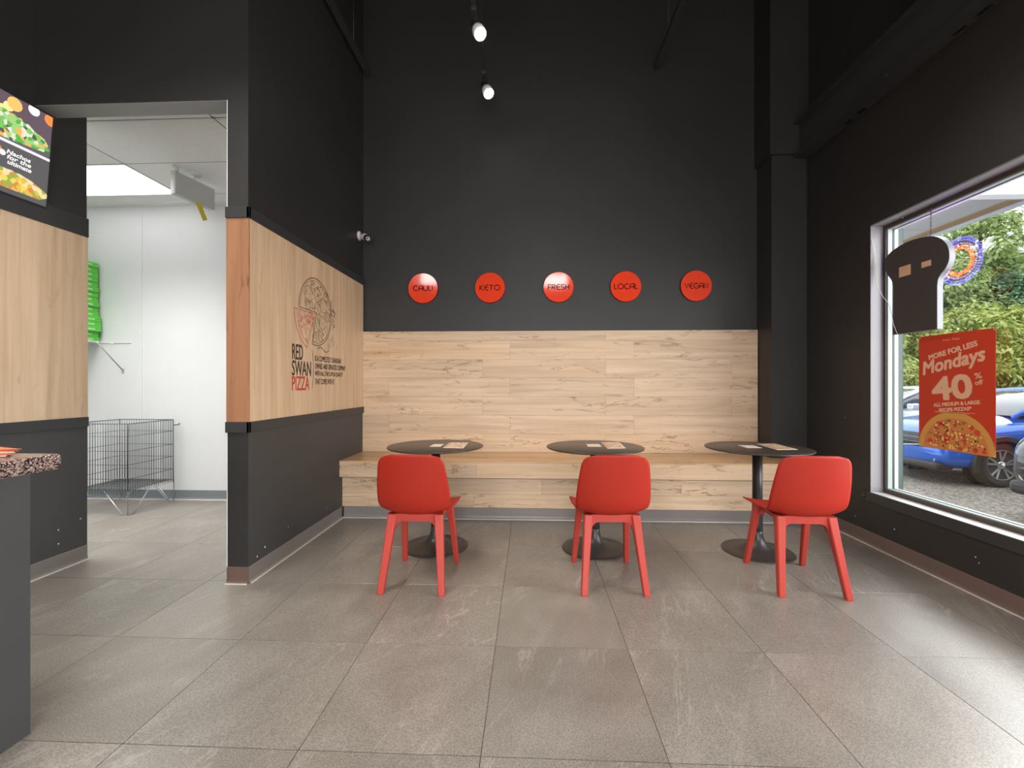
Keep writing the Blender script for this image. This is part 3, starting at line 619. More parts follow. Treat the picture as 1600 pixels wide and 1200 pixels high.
# ------------------------------------------------------------ security camera
sc_ = thing('security_camera', 'small white bullet security camera high on the partition near the corner', 'camera', (XP, 4.30, 2.665))
MB().lathe([(.045, 0), (.045, .012), (.030, .020)], n=28).build('mount_plate', M['pinkplastic'], sc_, rot=(0, pi/2, 0))
MB().tube([(.02, 0, 0), (.045, 0, -.004), (.06, -.01, -.012)], .012, 12).build('arm', M['pinkplastic'], sc_)
d = Vector((.62, -.62, -.42)).normalized(); q = d.to_track_quat('Z', 'Y').to_matrix(); p0 = Vector((.05, .0, -.006))
def dirm(m_, q=q, p0=p0): m_.v = [tuple(q @ Vector(v)+p0) for v in m_.v]; return m_
dirm(MB().lathe([(.02, 0), (.031, .006), (.033, .02), (.033, .085)], n=28)).build('body', M['pinkplastic'], sc_)
dirm(MB().lathe([(.0345, .07), (.0345, .105), (.030, .105), (.028, .096), (0, .096)], n=28, cap=False)).build('front_hood', M['blackmetal'], sc_)
dirm(MB().lathe([(.016, .0965), (.018, .103), (.014, .103), (.010, .098)], n=20)).build('lens_ring', M['pinkplastic'], sc_)
dirm(MB().lathe([(.010, .0985), (.006, .102), (0, .103)], n=16, cap=False)).build('lens', M['lens'], sc_)
# ------------------------------------------------------------ menu screen on the left wall
tv = thing('menu_screen', 'wall mounted menu screen showing nacho photographs on the left wall', 'screen', (XL+.045, 2.15, 2.58), (pi/2+R(-3.5), 0, pi/2))
tw, th_ = .98, .58
tv.rotation_euler = (Matrix.Rotation(pi/2, 3, 'Z') @ Matrix.Rotation(pi/2+R(5), 3, 'X')).to_euler()
MB().bbox(-tw/2, tw/2, -th_/2, th_/2, -.03, 0, .004).build('bezel', M['blackmetal'], tv)
MB().box(-.12, .12, -.1, .1, -.06, -.03).build('wall_bracket', M['blackmetal'], tv)
W2, H2 = tw/2-.012, th_/2-.012
def glow(name, col, s=1.0): return emis(name, col, s)
MB().box(-W2, W2, -H2, H2, 0, .001).build('screen', glow('screen_dusk', (.10, .065, .085), 1.1), tv)
def clippoly(poly):  # clip to screen rectangle
    out = poly
    for ax, lim, sg in ((0, -W2, 1), (0, W2, -1), (1, -H2, 1), (1, H2, -1)):
        res = []
        for k in range(len(out)):
            p, q_ = out[k], out[(k+1) % len(out)]; ip, iq = (p[ax]-lim)*sg >= 0, (q_[ax]-lim)*sg >= 0
            if ip: res.append(p)
            if ip != iq: f = (lim-p[ax])/(q_[ax]-p[ax]); res.append(tuple(p[j]+(q_[j]-p[j])*f for j in (0, 1)))
        out = res
        if not out: break
    return out
def scr(name, poly, mat, z):
    p = clippoly(poly)
    return MB().prism(p, z, z+.0004).build(name, mat, tv) if len(p) > 2 else None
bok = [glow('bokeh_%d' % k, c, 1.1) for k, c in enumerate(((.85, .45, .12), (.9, .65, .25), (.8, .8, .85), (.75, .22, .05)))]
for k in range(22):
    x, y = rn.uniform(-W2, W2), rn.uniform(.12, H2); scr('bokeh_spot', arcp(x, y, rn.uniform(.02, .04), 0, 350, 14), bok[k % 4], .0012+.00001*k)
for cx in (-.24, .24):
    scr('plate', arcp(cx, .062, .28, 0, 355, 40, .055), glow('plate_grey', (.10, .10, .11)), .0016)
    hill = [(cx-.24+.48*k/24, .078+.10*sin(pi*k/24)**.7+rn.uniform(-.008, .008)) for k in range(25)]+[(cx+.2, .045), (cx, .025), (cx-.2, .045)]
    scr('salad_photo', hill, menu_print('salad_glow', 45, [(.10, .45, .06), (.35, .62, .20), (.75, .75, .60), (.85, .45, .10), (.20, .55, .12), (.08, .10, .08)], .9), .0021)
scr('lower_band', [(-W2, -.005), (W2, -.005), (W2, -H2), (-W2, -H2)], glow('lower_band_grey', (.085, .08, .085)), .0026)
scr('divider_stripe', [(-W2, .018), (W2, .018), (W2, .002), (-W2, .002)], glow('stripe_white', (.75, .75, .85), 1), .0031)
for cx in (-.24, .24):
    hill = [(cx-.26+.52*k/24, -.215+.075*sin(pi*k/24)**.7+rn.uniform(-.006, .006)) for k in range(25)]+[(cx+.2, -.25), (cx-.2, -.25)]
    scr('nacho_photo', hill, menu_print('nacho_glow', 40, [(.75, .48, .06), (.85, .62, .12), (.30, .42, .06), (.8, .7, .4), (.65, .25, .06)], .9), .0036)
scr('orange_dot', arcp(.215, -.045, .016, 0, 340, 16), bok[3], .0041); scr('white_dot', arcp(.235, -.062, .016, 0, 340, 16), bok[2], .0046)
for k, s in enumerate(('Nachos', 'for the', 'ultimate')):
    text('lettering', s, glow('caption_white', (.9, .88, .85), 1), .315+.004*k, -.045-.028*k, .12, .024, tv, z=.0052, shear=.2, bold=.0008)
# ------------------------------------------------------------ counter at the left edge
ct = thing('service_counter', 'service counter with speckled granite top and charcoal front at the left edge', 'counter', (-2.05, 0, 0))
MB().bbox(-.35, .36, -2.2, 1.53, .893, .95, .014, seg=3).build('granite_top', M['granite'], ct)
MB().bbox(-.30, .335, -2.2, 1.447, 0, .893, .002).build('front_panel', M['darkcounter'], ct)
t = thing('brochure_stack', 'small fanned pile of red and white brochures on the granite counter', 'brochures', (-1.97, 1.40, .951), (0, 0, R(60)))
for k in range(5):
    a = R(-14+6*k); m_ = MB(); pts = []
    for i in range(9):
        u = -.15+.3*i/8; pts.append((u, .0015+k*.0035+.012*(1-(u/.15)**2)*(.3+.1*k)))
    m_.add([(u*cos(a)-v*sin(a), u*sin(a)+v*cos(a), z+dz) for dz in (0, .0012) for u, z in pts for v in (-.11, .11)],
           [(2*i, 2*i+1, 2*i+3, 2*i+2) for i in range(8)]+[(18+2*i, 18+2*i+2, 18+2*i+3, 18+2*i+1) for i in range(8)]+[(2*i, 2*i+2, 20+2*i, 18+2*i) for i in range(8)]+[(2*i+1, 19+2*i, 21+2*i, 2*i+3) for i in range(8)]+[(0, 18, 19, 1), (16, 17, 35, 34)], 0, True)
    m_.build('brochure', principled('brochure_red', (.72, .18, .08), .25) if k == 4 or k % 2 else M['paper'], t)
# ------------------------------------------------------------ back room things
# sign box on the ceiling
M['signgrey'] = principled('aged_white_plastic', (.46, .46, .45), .5)
ex = thing('exit_sign', 'blank white sign box hanging from the back room ceiling', 'sign', (-2.99, 3.80, ZC), (0, 0, R(79)))
MB().bbox(-.19, .19, -.024, .024, -.255, -.055, .008).build('sign_housing', M['signgrey'], ex)
MB().bbox(-.186, .186, -.028, -.024, -.249, -.061, .004).build('cover_plate', M['signgrey'], ex)
MB().lathe([(.055, -.012), (.055, 0)], n=24).tube([(0, 0, -.01), (0, 0, -.06)], .014, 12).build('ceiling_mount', M['whiteplastic'], ex)
MB().tube([(-.15, 0, -.05), (-.15, 0, -.02), (-.17, .02, 0)], .012, 8).build('conduit', principled('pale_green_cable', (.45, .60, .45), .5), ex)
o = MB().box(-.025, .025, -.001, .001, -.15, 0).build('inspection_tag', M['yellow'], ex, loc=(.02, -.03, -.25), rot=(0, R(-28), 0))
# green boxes on a shelf
sh = thing('wire_shelf', 'white wire wall shelf in the back room under the green boxes', 'shelf', (-4.85, YB+.02, 1.63))
m_ = MB()
for y in (-.005, -.10, -.20, -.30): m_.tube([(-.7, y, 0), (.69 if y > -.02 else .45, y, 0)], .0035)
m_.tube([(-.7, -.30, -.03), (.45, -.30, -.03)], .003)
for k in range(24): x = -.68+k*.049; m_.tube([(x, -.005, .003), (x, -.30, .003), (x, -.30, -.03)], .0018, 4)
m_.build('shelf_grid', M['whitewire'], sh)
for x in (.60, -.3): MB().tube([(x, -.29, -.01), (x, -.008, -.285)], .006, 8).bbox(x-.012, x+.012, -.008, 0, -.32, -.27, .002).build('shelf_bracket', M['wirelight'], sh)
for k in range(3): MB().bbox(-.02+.25*k, .0+.25*k, -.012, 0, -.02, .012, .002).build('wall_clip', M['whiteplastic'], sh)
gp = None
for k in range(16):
    if gp is None:
        gp = thing('food_box', 'x', 'box', group='green boxes stacked on the shelf')
        MB().bbox(-.17, .17, -.15, .15, .001, .0505, .003, seg=1).build('carton', M['green'], gp)
        MB().box(.1702, .1708, -.10, .08, .018, .030).build('printed_line', M['greenlabel'], gp)
        MB().box(-.171, .1715, -.1515, .1515, .030, .0315).build('lid_edge', principled('green_shadow_gap', (.08, .40, .05), .6), gp)
        c = gp
    else: c = copytree(gp)
    c.location = (-4.655+rn.uniform(-.008, .008)+(.02 if 1 < k < 5 else 0)-k*.0012, 4.27, 1.636+k*.0512)
    c['label'] = 'flat bright green carton in the tall stack, ' + ('at the very bottom' if k == 0 else 'at the very top' if k == 15 else '%s from the bottom' % ['', 'second', 'third', 'fourth', 'fifth', 'sixth', 'seventh', 'eighth', 'ninth', 'tenth', 'eleventh', 'twelfth', 'thirteenth', 'fourteenth', 'fifteenth'][k])
# wire basket
wk = thing('wire_basket', 'grey wire dump basket on bent wire legs in the back room', 'basket', (-3.95, 4.13, 0))
hx, hy, zb, zt = .285, .255, .225, .835
def panel(a, b, z0, z1, nv, zs, r=.0021, top=.0042):
    m = MB(); a = Vector(a); b = Vector(b)
    for k in range(nv+1): p = a.lerp(b, k/nv); m.tube([(p.x, p.y, z0), (p.x, p.y, z1)], r, 5)
    for z in zs: m.tube([(a.x, a.y, z), (b.x, b.y, z)], r*1.1, 5)
    m.tube([(a.x, a.y, z1), (b.x, b.y, z1)], top, 6); m.tube([(a.x, a.y, z0), (a.x, a.y, z1)], top, 6); m.tube([(b.x, b.y, z0), (b.x, b.y, z1)], top, 6); return m
for a, b, n_ in (((-hx, -hy), (hx, -hy), 22), ((hx, -hy), (hx, hy), 20), ((hx, hy), (-hx, hy), 22), ((-hx, hy), (-hx, -hy), 20)):
    panel(a, b, zb-.03, zt, n_, (.33, .46, .585, .72)).build('side_grid', M['wire'], wk)
m_ = MB()
for k in range(21): x = -hx+.01+k*(2*hx-.02)/20; m_.tube([(x, -hy, zb), (x, hy, zb)], .002, 5)
for k in range(13): y = -hy+.01+k*(2*hy-.02)/12; m_.tube([(-hx, y, zb-.004), (hx, y, zb-.004)], .002, 5)
m_.build('basket_floor', M['wire'], wk)
for sx in (-1, 1):
    for sy in (-1, 1):
        X_, Y_ = sx*(hx+.004), sy*(hy+.004)
        MB().tube([(X_-sx*.20, Y_, zb-.035), (X_-sx*.05, Y_, .004), (X_, Y_, .004), (X_, Y_, zb), (X_, Y_, .004), (X_, Y_-sy*.06, .004), (X_, Y_-sy*.22, zb-.03)], .005, 6).build('leg', M['wirelight'], wk)
MB().tube([(hx, hy, .78), (hx+.03, hy, .78), (hx+.065, hy, .785), (hx+.065, hy, .80)], .006, 6).build('hook_handle', M['wire'], wk)
# ------------------------------------------------------------ hanging sign and poster at the window
SX0, SX1 = 2.575, 2.612
f_, yaw = 690., -.0416
def onX(X, px, py):
    xc = (px-800)/f_; d = Vector((cos(yaw)*xc+sin(yaw), -sin(yaw)*xc+cos(yaw), -(py-600)/f_)); t_ = X/d.x; return (d.y*t_, 1.2+d.z*t_)
out = [(1395, 523), (1395, 480), (1395.3, 447), (1393, 438), (1386, 428), (1382, 418), (1381.5, 410), (1385, 402), (1393, 393), (1406, 384), (1420, 377), (1438, 371.5), (1455, 369), (1466, 371), (1475, 377), (1481, 386), (1483, 397), (1482, 408), (1477, 419), (1470, 428), (1465.5, 436), (1464, 447), (1464, 480), (1464, 514)]
O2 = [onX(SX0, *p) for p in out]; yc, zc_ = 3.08, 1.56
hs = thing('led_sign', 'dark back of a chef hat shaped hanging sign in the window', 'sign', (SX0, yc, zc_))
sm = smooth_curve([(a, b, 0) for a, b in O2[2:22]], 70); outl = [O2[0]]+[(p.x, p.y) for p in sm]+[O2[-1]]
yb_ = (O2[0][1]+O2[-1][1])/2; outl = [(y, yb_ if k in (0, len(outl)-1) else z) for k, (y, z) in enumerate(outl)]
loc2 = [(y-yc, z-zc_) for y, z in outl]
MB().prism(loc2, 0, .003, lambda y, z, x: (x, y, z)).build('back_panel', principled('dark_sign_back', (.040, .034, .032), .6), hs)
MB().prism([(y*.999, z) for y, z in loc2], .003, SX1-SX0, lambda y, z, x: (x, y, z)).build('side_band', M['alu'], hs)
for (a, b) in (((1405, 417), (1423, 431)), ((1440, 409), (1455, 417))):
    p, q_ = onX(SX0, *a), onX(SX0, *b); z1, z0 = max(p[1], q_[1]), min(p[1], q_[1])
    MB().box(-.0012, 0, min(p[0], q_[0])-yc, max(p[0], q_[0])-yc, z0-zc_+.01, z1-zc_-.005).build('sticker', principled('tan_sticker', (.62, .38, .25), .6), hs)
LR = ((.148, 'blue_led', (.15, .10, 1), .0075), (.133, 'blue_led', (.2, .12, 1), .006), (.112, 'violet_led', (.55, .10, .9), .005), (.092, 'red_led', (1, .08, .04), .0075), (.078, 'red_led', (1, .12, .05), .006))
for r_, nm, c_, w_ in LR:
    m = MB(); nn = 54
    for k in range(nn):
        a = 2*pi*k/nn; m.lathe([(w_, 0), (w_, .003), (w_*.5, .006)], n=6); base_i = len(m.v)-18
        for i in range(base_i, len(m.v)): v = m.v[i]; m.v[i] = (SX1-SX0+v[2], 2.99-yc+r_*cos(a)+v[0], 2.0-zc_+r_*sin(a)+v[1])
    m.build('led_ring', emis(nm, c_, 22), hs)
chn = thing('sign_chain', 'twisted hanging chain holding the chef hat sign', 'chain', (2.60, 2.98, ZH))
m = MB(); zt_ = 2.165-ZH
for k in range(9): z = -.005+(zt_+.0)*k/9; a = (k % 2)*pi/2; m.tube([(.005*cos(a)*sin(t_*pi/4), .005*sin(a)*sin(t_*pi/4), z-.011+.014*cos(t_*pi/4)) for t_ in range(9)], .0012, 5)
m.build('chain_links', M['basemetal'], chn)
MB().tube([(0, 0, zt_-.0), (-.004, .05, zt_-.03), (-.008, .12, zt_-.045), (-.01, .20, zt_-.085)], .0014, 5).tube([(0, 0, zt_), (-.006, -.05, zt_-.05)], .0014, 5).build('hanging_wire', M['wirelight'], chn)
cb_ = thing('power_cable', 'thin white power cable dangling from the window corner to the hanging sign', 'cable', (2.56, 3.39, 2.30))
pc = [(-.026, .03, .03), (-.02, -.003, -.05), (-.002, -.006, -.2), (-.002, -.02, -.35), (-.002, -.07, -.46), (-.002, -.12, -.52), (-.002, -.15, -.60), (0, -.16, -.66), (.002, -.18, -.72), (.004, -.20, -.76)]
MB().tube([tuple(v) for v in smooth_curve(pc, 50)], .0018, 6).build('cord', M['whiteplastic'], cb_)
# poster
PW, PH = .500, .745
po = thing('window_poster', 'orange red pizza poster reading MORE FOR LESS Mondays 40% off hung in the window', 'poster', (2.66, 2.888, .777), FACE_MX)
pr = principled('poster_red', (.48, .055, .022), .45)
pt = N(pr, 'ShaderNodeBsdfTranslucent'); pt.inputs['Color'].default_value = (.55, .09, .025, 1); mxs = N(pr, 'ShaderNodeMixShader'); mxs.inputs[0].default_value = .35
L(pr, pr.node_tree.nodes['Principled BSDF'].outputs[0], mxs.inputs[1]); L(pr, pt.outputs[0], mxs.inputs[2]); L(pr, mxs.outputs[0], pr.node_tree.nodes['Material Output'].inputs[0])
MB().box(-PW/2, PW/2, 0, PH, 0, .0008).build('poster_sheet', pr, po)
tan = principled('poster_tan', (.72, .42, .27), .5)
for s, x, y, w, h, b, sh_, r_ in (('MORE FOR LESS', -.015, PH-.112, .325, .032, .0018, 0, 12), ('Mondays', -.015, PH-.193, .42, .11, .0032, .25, 11), ('40', -.02, PH-.345, .255, .142, .007, 0, 6),
        ('%', .150, PH-.272, .042, .034, .0008, 0, 6), ('off', .155, PH-.312, .045, .028, .0008, 0, 6), ('ALL MEDIUM & LARGE', .01, PH-.445, .30, .022, .0012, 0, 6), ('RECIPE PIZZAS*', .005, PH-.480, .21, .022, .0012, 0, 6), ('Swan  Pizza', -.02, PH-.038, .11, .015, 0, 0, 0)):
    text('lettering', s, tan, x, y, w, h, po, z=.0010, rot=R(r_), shear=sh_, bold=b)
fp = MB()
for k in range(2): fp.box(-.13, .13 if k == 0 else .10, PH-.500-k*.006, PH-.498-k*.006, .0009, .0012)
fp.build('fine_print', tan, po)
pzr, pzc = .252, -.005
half = [(x, y) for x, y in arcp(0, pzc, pzr, 4, 176, 40) if abs(x) <= PW/2]; half = [(min(x, PW/2), 0)if False else (x, y) for x, y in half]
half = [(PW/2-.001, .002)]+[p for p in half if p[1] > .002]+[(-PW/2+.001, .002)]
MB().prism(half, .0009, .0012).build('pizza_crust', principled('poster_crust', (.62, .30, .06), .5), po)
tops = {'pepperoni_print': ((.60, .05, .02), 22, .019), 'pepper_print': ((.10, .16, .03), 60, .006), 'cheese_print': ((.80, .50, .14), 60, .009), 'sausage_print': ((.30, .08, .03), 50, .007)}
rp_ = random.Random(5)
MB().prism([(x*.86, .002 if y < .01 else pzc+(y-pzc)*.84) for x, y in half], .0013, .0015).build('sauce_print', principled('poster_sauce', (.60, .20, .05), .5), po)
for k, (nm, (c_, n_, r_)) in enumerate(tops.items()):
    m = MB()
    for _ in range(n_):
        a, q_ = R(rp_.uniform(8, 172)), pzr*.80*math.sqrt(rp_.random()); x, y = q_*cos(a), pzc+q_*sin(a)
        if y < r_+.003: continue
        rr = r_*rp_.uniform(.7, 1.1); m.prism([(x+rr*cos(b_), y+rr*.9*sin(b_)) for b_ in [i*pi/4 for i in range(8)]], .0016+k*.0002, .0017+k*.0002)
    m.build(nm, principled('poster_'+nm, c_, .5), po, kind='stuff')
for x in (-PW/2+.008, PW/2-.008):
    for y in (.008, PH-.008): MB().lathe([(.004, .0008), (.003, .0022)], n=10).build('grommet', M['whiteplastic'], po, loc=(x, y, 0))
# ------------------------------------------------------------ outdoors
ZG = -.38
gm = principled('exposed_aggregate_ground', (.2, .19, .17), .85); v = coords(gm, (1, 1, 1), False); a = noise(gm, v, 30, 3, 0, .7)
r_ = ramp(gm, [(.34, (.07, .06, .045)), (.5, (.21, .18, .14)), (.62, (.42, .37, .31))]); L(gm, a, r_.inputs[0]); b_ = noise(gm, v, .8, 4); rb = ramp(gm, [(.3, (.75, .75, .75)), (.7, (1.1, 1.1, 1.1))]); L(gm, b_, rb.inputs[0])
base(gm, mix(gm, 1.0, r_.outputs[0], rb.outputs[0], 'MULTIPLY')); bump(gm, a, .5, .004)
gr = MB().box(XR+.2, 90, -40, 90, ZG-.3, ZG).box(-30, XR+.2, -40, YR-.16, ZG-.3, ZG).build('ground', gm, kind='structure')
wk2 = MB().bbox(XR+.2, 4.6, -8, 20, ZG, ZG+.12, .015).build('sidewalk', gm, kind='structure')
for k in range(12): MB().box(2.74, 4.59, -6+k*2.2, -5.985+k*2.2, ZG+.118, ZG+.1205).build('control_joint', M['grout'], wk2)
# canopy
can = thing('canopy', 'pale soffit of an outdoor canopy over the walkway outside', 'canopy', (2.73, 4.15, 2.86))
cm = principled('pale_soffit_board', (.50, .50, .50), .6)
for k in range(7): MB().bbox(.0, 1.72, .0+k*.8, .794+k*.8, 0, .02, .002, seg=1).build('soffit_panel', cm, can)
MB().bbox(1.57, 1.69, -.01, 5.6, -.012, .0, .002).build('brown_soffit_strip', principled('weathered_brown_strip', (.33, .22, .11), .7), can)
MB().bbox(1.72, 1.76, -.03, 5.6, -.03, .04, .003).build('fascia', principled('pale_blue_grey_fascia', (.55, .58, .62), .5), can)
MB().bbox(0, 1.72, -.03, 0, -.012, .035, .003).build('end_fascia', cm, can)
MB().box(0, 1.72, 0, 5.6, .021, .04).build('roof_deck', cm, can)
# cars
def car(name, label, loc, paintcol, scale=1.0, group=None, rotz=0):
    t = thing(name, label, 'car', loc, (0, 0, rotz))
    pm = principled(name+'_paint', paintcol, .22, .25, Coat_Weight=1.0, Coat_Roughness=.03)
    dk = principled(name+'_cladding', (.022, .022, .024), .5); gl = principled(name+'_glass', (.10, .12, .13), .03, 0, 1.0, Coat_Weight=1.0, Coat_Roughness=.02)
    si = principled(name+'_silver', (.55, .56, .57), .25, .9)
    S = scale
    # lower body: stations along x (front = -x); each (x, halfwidth, zlow, zbelt, ztop)
    st = [(-.02, .62, .36, .62, .72), (.03, .74, .28, .66, .80), (.15, .83, .24, .74, .90), (.45, .88, .22, .84, 1.00), (.9, .885, .22, .90, 1.06), (1.25, .885, .22, .93, 1.10), (1.8, .885, .22, .95, 1.10), (2.6, .885, .22, .97, 1.12), (3.4, .88, .24, 1.00, 1.14), (3.9, .84, .28, 1.00, 1.12), (4.18, .76, .36, .95, 1.06), (4.24, .66, .42, .80, .9)]
    rings = []
    for x, w, zl, zb_, zt2 in st:
        h = [(0, zl), (w*.80, zl), (w*.97, zl+.09), (w, zl+.25*(zb_-zl)+.05), (w*.985, zb_-.12), (w*.965, zb_-.02), (w*.90, zb_+.25*(zt2-zb_)), (w*.62, zt2-.015), (w*.3, zt2), (0, zt2)]
        full = h+[(-a, b) for a, b in reversed(h[1:-1])]
        rings.append([(x*S, a*S, b*S) for a, b in full])
    me = MB().loft(rings).mesh('body', [pm]); o = bpy.data.objects.new('tmp', me); COL.objects.link(o)
    ss = o.modifiers.new('s', 'SUBSURF'); ss.levels = 2
    cut = MB()
    for wx in (.82, 3.38):
        for sy in (-1, 1): cut.loft([[((wx+.385*cos(2*pi*i/28))*S, sy*yy*S, (.34+.385*sin(2*pi*i/28))*S) for i in range(28)] for yy in (.62, 1.0)], smooth=False)
    co = cut.build('cut', pm); bo = o.modifiers.new('b', 'BOOLEAN'); bo.object = co; bo.solver = 'EXACT'; bo.operation = 'DIFFERENCE'
    dg = bpy.context.evaluated_depsgraph_get(); dg.update(); me2 = bpy.data.meshes.new_from_object(o.evaluated_get(dg)); me2.materials.clear(); me2.materials.append(pm)
    for p in me2.polygons: p.use_smooth = True
    bpy.data.objects.remove(o); bpy.data.objects.remove(co); link('body', me2, t)
    # greenhouse: glass block with painted roof
    gs = [(1.18, .70, .70, 1.08, 1.09), (1.55, .74, .64, 1.08, 1.31), (1.95, .77, .62, 1.08, 1.47), (2.4, .78, .62, 1.09, 1.52), (3.1, .77, .61, 1.10, 1.51), (3.75, .74, .60, 1.10, 1.44), (4.08, .68, .60, 1.08, 1.14)]
    R1 = [[(x*S, a*S, b*S) for a, b in ((-wb1, zb1), (-wt1, zt3-.03), (-wt1*.8, zt3), (0, zt3+.015), (wt1*.8, zt3), (wt1, zt3-.03), (wb1, zb1))] for x, wb1, wt1, zb1, zt3 in gs]
    MB().loft(R1).build('window_glass', gl, t)
    R2 = [[(x*S, a*S, b*S) for a, b in ((-wt1-.01, zt3-.05), (-wt1-.006, zt3-.02), (-wt1*.8, zt3+.008), (0, zt3+.025), (wt1*.8, zt3+.008), (wt1+.006, zt3-.02), (wt1+.01, zt3-.05), (0, zt3-.04))] for x, wb1, wt1, zb1, zt3 in gs[2:6]]
    MB().loft(R2).build('roof', pm, t)
    for sy in (-1, 1):
        MB().tube([(1.10*S, sy*.735*S, 1.06*S), (1.55*S, sy*.70*S, 1.30*S), (1.97*S, sy*.635*S, 1.46*S)], .035*S, 8).build('pillar', pm, t)
        MB().box(2.55*S, 2.66*S, sy*.735*S-.03, sy*.735*S+.03, 1.06*S, 1.47*S).build('pillar', dk, t)
        MB().bbox(1.40*S, 1.55*S, sy*.97*S-.09*S, sy*.97*S+.09*S, 1.02*S, 1.15*S, .03*S).build('mirror', pm, t)
        MB().loft([[((-.01+.15*k)*S, sy*(.50+.115*k-(.03 if k == 2 else 0)+dy)*S, (.66+.035*k+dz)*S) for dy, dz in ((0, -.05), (.03, -.05), (.035, .04), (0, .05))] for k in range(4)]).build('headlight', si, t)
        MB().lathe([(.05*S, 0), (.055*S, .02*S), (.04*S, .025*S)], n=18).build('fog_light', principled('fog_glass', (.6, .6, .55), .15), t, loc=(.045*S, sy*.60*S, .40*S), rot=(0, -pi/2, sy*.3))
        for wx in (.82, 3.38):
            # arch cladding
            m = MB(); rg = []
            for k in range(21):
                a = R(-14+208*k/20); rg.append([((wx+q*cos(a))*S, sy*yy*S, (.34+q*sin(a))*S) for q, yy in ((.375, .84), (.375, .905), (.44, .905), (.455, .86))])
            m.loft(rg, smooth=False).build('wheel_arch', dk, t)
            m = MB().loft([[((wx+.384*cos(a))*S, sy*yy*S, (.34+.384*sin(a))*S) for a in [2*pi*i/24 for i in range(24)]] for yy in (.615, .63)], smooth=False); m.build('wheel_well', M['lens'], t)
            def wheelring(prof): return MB().loft([[((wx+r0*cos(a))*S, sy*(.87-d0)*S, (.34+r0*sin(a))*S) for a in [2*pi*i/40 for i in range(40)]] for r0, d0 in prof])
            wheel = wheelring([(.20, .20), (.325, .20), (.34, .18), (.34, .04), (.325, .01), (.30, 0), (.255, .008), (.235, .02), (.20, .03)]).build('tyre', principled('tyre_rubber', (.035, .033, .033), .8), t)
            wheelring([(.245, .19), (.238, .015), (.228, .006), (.218, .014), (.214, .10), (.05, .12)]).build('wheel_rim', principled('rim_grey', (.20, .20, .21), .35, .8), wheel)
            m = MB()
            for k in range(5):
                for dd in (-.13, .13):
                    a = R(90+72*k); ax, az = cos(a+dd*.5), sin(a+dd*.5); bx, bz = cos(a+dd*1.6), sin(a+dd*1.6); nx, nz = -sin(a), cos(a)
                    q0 = [((wx+.05*ax+nx*u)*S, sy*(.87-d_)*S, (.34+.05*az+nz*u)*S) for u, d_ in ((-.016, .07), (.016, .07), (.016, .025), (-.016, .025))]
                    q1 = [((wx+.226*bx+nx*u)*S, sy*(.87-d_)*S, (.34+.226*bz+nz*u)*S) for u, d_ in ((-.020, .06), (.020, .06), (.015, .008), (-.015, .008))]
                    m.hexa(q0, q1)
            m.build('wheel_spokes', si, wheel)
            wheelring([(.06, .10), (.062, .03), (.045, .018), (.0, .016)]).build('hub_cap', si, wheel)
    MB().bbox(-.035*S, .05*S, -.47*S, .47*S, .56*S, .80*S, .03*S).build('grille', M['lens'], t)
    m = MB()
    for k in (1, 3): m.box(-.040*S, -.034*S, -.42*S, .42*S, (.60+k*.038)*S, (.603+k*.038)*S)
    m.tube([(-.035*S, -.49*S, .76*S), (-.04*S, -.43*S, .60*S), (-.045*S, 0, .545*S), (-.04*S, .43*S, .60*S), (-.035*S, .49*S, .76*S)], .012*S, 8); m.build('grille_trim', si, t)
    MB().bbox(-.03*S, .25*S, -.72*S, .72*S, .22*S, .36*S, .05*S).build('lower_bumper', dk, t)
    MB().bbox(.05*S, 4.0*S, -.86*S, .86*S, .20*S, .26*S, .02*S).build('underbody', dk, t) if False else None
    return t
car('parked_suv', 'bright blue car parked nose-in outside the window', (6.36, 7.88, ZG), (.015, .13, .62))
car('parked_suv', 'white car parked beyond the blue one', (6.9, 11.0, ZG), (.62, .64, .66))
car('parked_suv', 'dark charcoal car parked at the right edge, nearer than the blue one', (5.80, 4.72, ZG), (.012, .014, .020), 1.22)
# far building
fb = thing('far_building', 'distant cream building with a red roof edge beyond the parked cars', 'building', (58, 55, ZG))
MB().box(0, 22, 0, 14, 0, 3.2).build('wall', principled('cream_wall', (.75, .70, .62), .7), fb)
MB().loft([[(-1.5, -1.5, 3.2), (23.5, -1.5, 3.2), (23.5, 15.5, 3.2), (-1.5, 15.5, 3.2)], [(-1.5, -1.5, 3.7), (23.5, -1.5, 3.7), (23.5, 15.5, 3.7), (-1.5, 15.5, 3.7)], [(3, 3, 5), (19, 3, 5), (19, 11, 5), (3, 11, 5)]], smooth=False).build('roof', principled('red_roof', (.45, .06, .04), .6), fb)
for k in range(5): MB().box(1.5+k*4, 3.5+k*4, -.05, 0, .9, 2.4).build('window', M['lens'], fb)
# trees
def leafmat(name, c1, c2, c3):
    m = principled(name, c1, .6); v = coords(m, (1, 1, 1), True); a = noise(m, v, 1.3, 3); b = noise(m, v, 14, 2)
    r = ramp(m, [(.32, c1), (.5, c2), (.68, c3)]); mm = N(m, 'ShaderNodeMath', operation='ADD'); L(m, a, mm.inputs[0]); L(m, b, mm.inputs[1]); m2 = N(m, 'ShaderNodeMath', operation='MULTIPLY'); m2.inputs[1].default_value = .5
    L(m, mm.outputs[0], m2.inputs[0]); L(m, m2.outputs[0], r.inputs[0]); base(m, r.outputs[0])
    t = N(m, 'ShaderNodeBsdfTranslucent'); L(m, r.outputs[0], t.inputs['Color']); mx = N(m, 'ShaderNodeMixShader'); mx.inputs[0].default_value = .3
    L(m, m.node_tree.nodes['Principled BSDF'].outputs[0], mx.inputs[1]); L(m, t.outputs[0], mx.inputs[2]); L(m, mx.outputs[0], m.node_tree.nodes['Material Output'].inputs[0]); return m
bark = principled('bark', (.10, .07, .05), .9)
